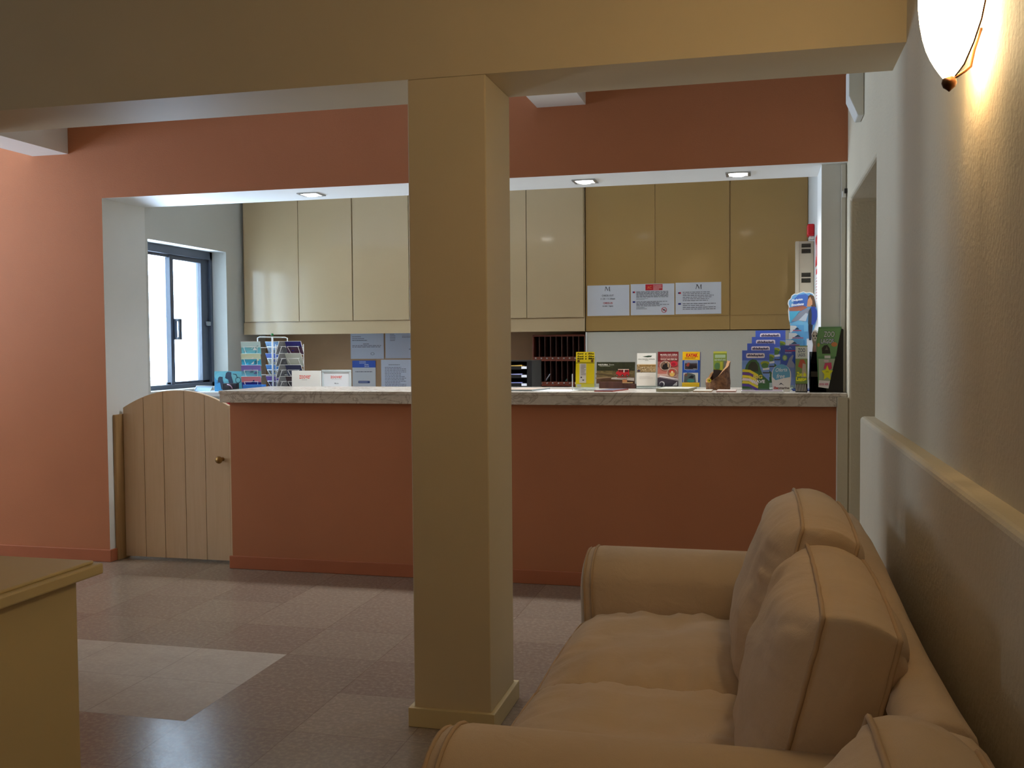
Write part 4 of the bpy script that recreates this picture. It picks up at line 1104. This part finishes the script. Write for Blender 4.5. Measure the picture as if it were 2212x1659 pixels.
s_.poly(px((1705, 671), (1704, 664), (1735, 660), (1745, 664), (1730, 672)), (176, 110, 90))
s_.poly(px((1706, 700), (1706, 674), (1728, 671), (1712, 692)), (86, 180, 214))
s_.poly(px((1709, 694), (1727, 675), (1742, 667), (1749, 668), (1742, 690), (1736, 695), (1720, 694)), (140, 146, 160))
s_.poly(px((1725, 692), (1741, 676), (1746, 678), (1741, 694)), (196, 206, 216))
s_.poly(px((1706, 700), (1724, 692), (1746, 697), (1746, 716), (1713, 718)), (120, 190, 226))
s_.poly(px((1745, 655), (1746, 640), (1751, 636), (1758, 640), (1761, 652), (1763, 664), (1757, 668), (1752, 660)), (90, 66, 48))
s_.poly(px((1743, 662), (1745, 648), (1750, 641), (1755, 650), (1755, 658), (1750, 663)), (206, 150, 110))
s_.poly(px((1746, 700), (1747, 672), (1752, 664), (1760, 662), (1765, 672), (1765, 690), (1759, 702)), (38, 70, 160)); s_.poly(px((1746, 700), (1747, 672), (1752, 664), (1754, 680), (1753, 702)), (54, 62, 70)); s_.poly(px((1748, 735), (1747, 700), (1756, 702), (1753, 735)), (26, 28, 44))
s_.text('Dolphin', uu(1722), yy(648), .36, .028, (240, 244, 246), .05, .2, .1); s_.text('Emotions', uu(1723), yy(657.5), .40, .026, (240, 244, 246), .05, .2, .1)
s_.build('header', t)
MB().box(-w*.36, w*.18, -.20, .003, 0, .004, PM((40, 60, 130))).build('base', t)
GM = 'marine park leaflets in tiers'
tt = [(1707, 1737, 702, 5.33, 'rearmost marine park leaflet, highest of its tiers'), (1704, 1743, 718, 5.28, 'third marine park leaflet from the front'), (1697, 1735, 733, 5.23, 'second marine park leaflet from the front'), (1686, 1725, 746, 5.18, 'front marine park leaflet with a grey dolphin')]
for i, (a_, b_, c_, Yi, lb) in enumerate(tt):
    xi, wi, hi = metrics(a_, b_, c_, Yi); z0 = max(.006, hi-.20); bh = hi-z0
    s_ = Sheet(wi, bh, .008, (40, 60, 140), rough=.3)
    if i < 3:
        s_.rect(0, 0, 1, 1, (90, 168, 220)); s_.poly([(0, .78), (.5, .95), (.4, .98), (0, .99)], (220, 226, 226)); s_.poly([(.32, .885), (.5, .94), (.6, .915), (.66, .885)], (40, 60, 90)); s_.text('Zoomarine', .5, .862, .62, .035, (196, 40, 50), .04); s_.rect(.1, .2, .9, .8, (60, 140, 200))
    else:
        s_.rect(0, 0, 1, 1, (34, 80, 176)); s_.rect(0, 0, 1, .5, (110, 130, 180)); s_.text('Zoomarine', .55, .87, .6, .05, (206, 50, 60), .03); s_.poly([(.4, .9), (.54, .955), (.66, .9), (.54, .93)], (150, 170, 220)); s_.lines(.25, .7, .80, .825, 1, (200, 214, 240), .6, 3); s_.ell(.24, .69, .14, .075, (110, 160, 110)); s_.ell(.24, .69, .09, .05, (180, 200, 140)); s_.poly([(.35, .5), (.5, .68), (.66, .76), (.74, .75), (.64, .62), (.8, .52), (.75, .44), (.5, .45)], (142, 148, 170))
    stand_sheet(s_, 'marine_leaflet', lb, (xi, Yi, ZC+z0), 0, .06, 'leaflet', GM)
    MB().box(xi-wi/2-.004-t.location.x, xi+wi/2+.004-t.location.x, Yi+.016-5.40, Yi+.018-5.40, .004, max(.02, hi-.09), M_ACR).build('tier_plate', t)
# round topped offer card
Y = 5.10; xi, wi, hi = metrics(1667, 1709, 787, Y)
o1 = [(.06, 0), (.94, 0), (1, .48)]
for i in range(13):
    a = PI*i/12; o1.append((.5+.5*math.cos(a), .62+.38*math.sin(a)))
o1.append((0, .48))
s_ = Sheet(wi, hi, .003, (236, 236, 232), outline=o1, rough=.3)
s_.poly([(.5+(p[0]-.5)*.90, .66+(p[1]-.62)*.90) for p in o1[2:]]+[(.2, .42), (.6, .49)], (84, 168, 210))
s_.text('Oferta', .5, .80, .6, .14, (214, 236, 244), .01, .3, .06); s_.text('free', .46, .57, .42, .16, (226, 242, 246), .01, .3, .04)
s_.poly([(.36, .24), (.48, .33), (.66, .22), (.5, .28)], (30, 50, 80)); s_.text('Zoomarine', .5, .14, .82, .09, (60, 40, 50), .03); s_.text('Zoo', .21, .14, .24, .09, (206, 50, 50), .04)
stand_sheet(s_, 'offer_card', 'round topped pale blue offer card before the marine leaflets', (xi, Y, ZC+.001), 0, .12, 'card')

# zoo display on a black stand
def zoo_small(s):
    s.rect(0, 0, 1, 1, (120, 150, 80)); s.rect(0, .72, 1, .98, (226, 236, 230)); s.text('ZOO', .5, .90, .6, .09, (60, 90, 130), .02); s.text('LAGOS', .5, .80, .6, .07, (60, 90, 130), .02)
    s.rect(0, .30, 1, .72, (130, 156, 90)); s.poly([(.2, .55), (.4, .7), (.7, .7), (.85, .6), (.6, .5)], (196, 90, 70)); s.poly([(.5, .32), (.6, .62), (.85, .6), (.95, .32)], (190, 176, 160))
    s.text('Zoo de', .5, .385, .8, .10, (236, 236, 50), .06); s.text('Lagos', .48, .27, .86, .12, (240, 240, 60), .06)
    s.rect(0, 0, 1, .18, (34, 34, 36))
    for i in range(7): s.poly([(.06+.13*i, .02), (.12+.13*i, .02), (.05+.13*i, .17), (.0+.13*i, .17)], (206, 204, 198))
Y = 5.09; x, w, hh = metrics(1722, 1748, 747, Y)
s_ = Sheet(w, hh, .02, (40, 60, 40), rough=.3); zoo_small(s_)
stand_sheet(s_, 'zoo_leaflet', 'slim green zoo leaflet with yellow lettering', (x-.008, Y-.02, ZC+.001), .0, .05, 'leaflet', 'zoo leaflets')
x, w, hh = metrics(1749, 1784, 760, 5.12)
t = thing('leaflet_box', 'black leaflet box between slim zoo leaflet and green zoo board', 'holder', (x, 5.12, ZC))
MB().box(-w/2, w/2, .03, .034, 0, hh, M_BLKGL).build('back_plate', t)
for i, (za, zb_) in enumerate(((.0, .075), (.075, .14))):
    MB().box(-w/2, w/2, -.03+.02*i, -.027+.02*i, za, zb_, M_BLKGL).build('front_plate', t)
MB().box(-w/2, -w/2+.003, -.03, .034, 0, hh*.9, M_BLKGL).build('side_plate', t); MB().box(w/2-.003, w/2, -.03, .034, 0, hh*.9, M_BLKGL).build('side_plate', t)
b = MB(); b.box(-w/2+.006, w/2-.006, -.018, .012, .002, .1, PM((54, 50, 44)))
for i in range(5): b.box(-w/2+.010+i*.018, -w/2+.017+i*.018, -.0195, -.018, .004, .06, PM((176, 172, 160)))
tag(b.build('zebra_leaflet', loc=(x, 5.12, ZC)), 'dark striped leaflets inside the black box', 'leaflet', 'zoo leaflets')
# meerkat cut-out
q = at(1757, 720, 5.16); qh = q.z-ZC
a, c = at(1746, 715, 5.165), at(1770, 715, 5.165)
w = c.x-a.x; H = at(1757, 713, 5.165).z-ZC
mk = [(.2, 0), (.9, 0), (.86, .5), (.80, .72), (.9, .83), (.97, .9), (.9, .97), (.72, 1), (.45, 1), (.3, .94), (.32, .86), (.42, .78), (.34, .62), (.1, .4), (.0, .2)]
s_ = Sheet(w, H, .003, (226, 220, 214), outline=mk, rough=.4); s_.poly([(.5+(u-.5)*.86, .5+(v-.5)*.95) for u, v in mk], (126, 108, 92))
s_.poly([(.36, .9), (.6, .98), (.84, .9), (.7, .82), (.5, .82)], (176, 160, 140)); s_.ell(.5, .905, .07, .018, (30, 24, 22)); s_.ell(.74, .905, .07, .018, (30, 24, 22)); s_.ell(.62, .865, .05, .012, (36, 28, 26)); s_.poly([(.36, .4), (.5, .75), (.72, .74), (.7, .4)], (150, 112, 100))
stand_sheet(s_, 'meerkat_cutout', 'upright meerkat card cut-out beside the green zoo board', ((a.x+c.x)/2, 5.165, ZC), 0, 0, 'display')
# big zoo board
a, c = at(1768, 707, 5.085), at(1817, 707, 5.085)
H = at(1790, 706, 5.085).z-ZC
w = (c.x-a.x)
t = thing('zoo_board', 'big green zoo display board leaning on a black stand at the right end', 'display', ((a.x+c.x)/2, 5.085, ZC))
bx = lambda px_: at(px_, 780, 5.085).x-t.location.x
bz = lambda py_: at(1790, py_, 5.085).z-ZC
b = MB(); b.prism([(bx(1778), 0), (bx(1822), 0), (bx(1822), bz(712)), (bx(1815), bz(708))], .006, .018, M_BLACK, 'y'); b.build('black_stand', t, bevel=.001)
Wd = bx(1818)-bx(1763); s_ = MB()
s_ = Sheet(Wd, bz(706), .004, (90, 140, 90), x0=bx(1763), outline=[((1768-1763)/55, bz(836)/bz(706)), ((1790-1763)/55, bz(840)/bz(706)), (1, 1), ((1768-1763)/55, 1.0), (0, bz(740)/bz(706)), ((1764-1763)/55, bz(760)/bz(706))], rough=.35)
U = lambda p: (p-1763)/55
V = lambda p: bz(p)/bz(706)
def zp(*p): return [(U(a_), V(b_)) for a_, b_ in p]
s_.poly(zp((1766, 770), (1765, 742), (1770, 710), (1815, 709), (1806, 770)), (110, 156, 100)); s_.poly(zp((1770, 836), (1768, 775), (1804, 775), (1790, 838)), (170, 186, 160))
s_.text('ZOO', U(1791), V(722), .46, .10, (34, 60, 70), .05, .1); s_.text('ZOO', U(1791), V(722), .42, .085, (236, 242, 238), .0, .1); s_.text('LAGOS', U(1787), V(737), .54, .082, (44, 56, 116), .05); s_.text('LAGOS', U(1787), V(737), .50, .068, (232, 238, 244), .0)
s_.poly(zp((1776, 764), (1775, 752), (1780, 746), (1787, 745), (1792, 752), (1794, 764)), (36, 38, 36)); s_.poly(zp((1782, 756), (1786, 748), (1789, 756)), (96, 92, 84))
s_.ell(U(1802), V(744), .12, .035, (206, 130, 80)); s_.ell(U(1768), V(745), .05, .03, (196, 150, 90))
s_.rect(U(1781), V(774), U(1794), V(768), (216, 216, 214)); s_.rect(U(1780), V(782), U(1790), V(777), (206, 190, 196)); s_.poly(zp((1779, 796), (1782, 784), (1796, 783), (1797, 796), (1790, 800)), (206, 70, 110))
star = []
for i in range(10):
    a_ = PI/2+i*PI/5; r_ = 13 if i % 2 == 0 else 6.5; star.append((1787+r_*math.cos(a_), 806-r_*1.35*math.sin(a_)))
s_.poly(zp(*star), (226, 226, 40)); s_.text('10%', U(1787), V(803), .12, .025, (150, 150, 40), .02)
s_.poly(zp((1768, 836), (1769, 821), (1793, 823), (1790, 839)), (236, 230, 232)); s_.text('BOOK HERE', U(1780), V(830), .36, .035, (206, 60, 120), .03)
s_.build('printed_board', t)

# ------------------------------------------------------------------ daylight and lamps
W = bpy.data.worlds.new('overcast_sky'); scene.world = W; W.use_nodes = True
wt_ = W.node_tree; bg = wt_.nodes['Background']
tc = wt_.nodes.new('ShaderNodeTexCoord'); sx_ = wt_.nodes.new('ShaderNodeSeparateXYZ'); mr = wt_.nodes.new('ShaderNodeMapRange'); mc = wt_.nodes.new('ShaderNodeMix'); mc.data_type = 'RGBA'
wt_.links.new(tc.outputs['Generated'], sx_.inputs[0]); wt_.links.new(sx_.outputs[2], mr.inputs[0])
mr.inputs[1].default_value = -.12; mr.inputs[2].default_value = .12
SKY_LOW, SKY_HIGH = 38.0, 13.0      # sunlit paving below the horizon, hazy sky above it
mc.inputs[6].default_value = (.66*SKY_LOW, .83*SKY_LOW, 1.06*SKY_LOW, 1); mc.inputs[7].default_value = (.62*SKY_HIGH, .81*SKY_HIGH, 1.0*SKY_HIGH, 1)
wt_.links.new(mr.outputs[0], mc.inputs[0]); wt_.links.new(mc.outputs[2], bg.inputs[0]); bg.inputs[1].default_value = 1.0
def portal(name, loc, rot, sx, sy):
    L = bpy.data.lights.new(name, 'AREA'); L.shape = 'RECTANGLE'; L.size = sx; L.size_y = sy
    L.cycles.is_portal = True
    o = bpy.data.objects.new(name, L); COL.objects.link(o); o.location = loc; o.rotation_euler = rot
    return o
portal('window_daylight', (-3.93, (WY0+WY1)/2, (WZ0+WZ1)/2), (0, -PI/2, 0), WZ1-WZ0, WY1-WY0)
portal('lobby_daylight', (-7.18, (DY0+DY1)/2, (DZ0+DZ1)/2), (0, -PI/2, 0), DZ1-DZ0, DY1-DY0)
portal('lounge_daylight', (-7.18, (EY0+EY1)/2, (DZ0+DZ1)/2), (0, -PI/2, 0), DZ1-DZ0, EY1-EY0)
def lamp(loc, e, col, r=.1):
    L = bpy.data.lights.new('warm_fill', 'POINT'); L.energy = e; L.color = col; L.shadow_soft_size = r
    o = bpy.data.objects.new('warm_fill', L); COL.objects.link(o); o.location = loc
lamp((-.9, -1.0, 2.2), 10, (1, .68, .36), .25)  # unseen warm fill added behind the camera to brighten pillar and beam fronts

scene.view_settings.view_transform = 'Standard'
scene.view_settings.look = 'None'
scene.view_settings.exposure = 0
scene.view_settings.gamma = 1
scene.cycles.use_denoising = True
scene.cycles.adaptive_threshold = .025
scene.cycles.max_bounces = 7
scene.cycles.diffuse_bounces = 5
scene.cycles.glossy_bounces = 2
scene.cycles.transmission_bounces = 2
scene.cycles.transparent_max_bounces = 10
scene.cycles.sample_clamp_indirect = 4
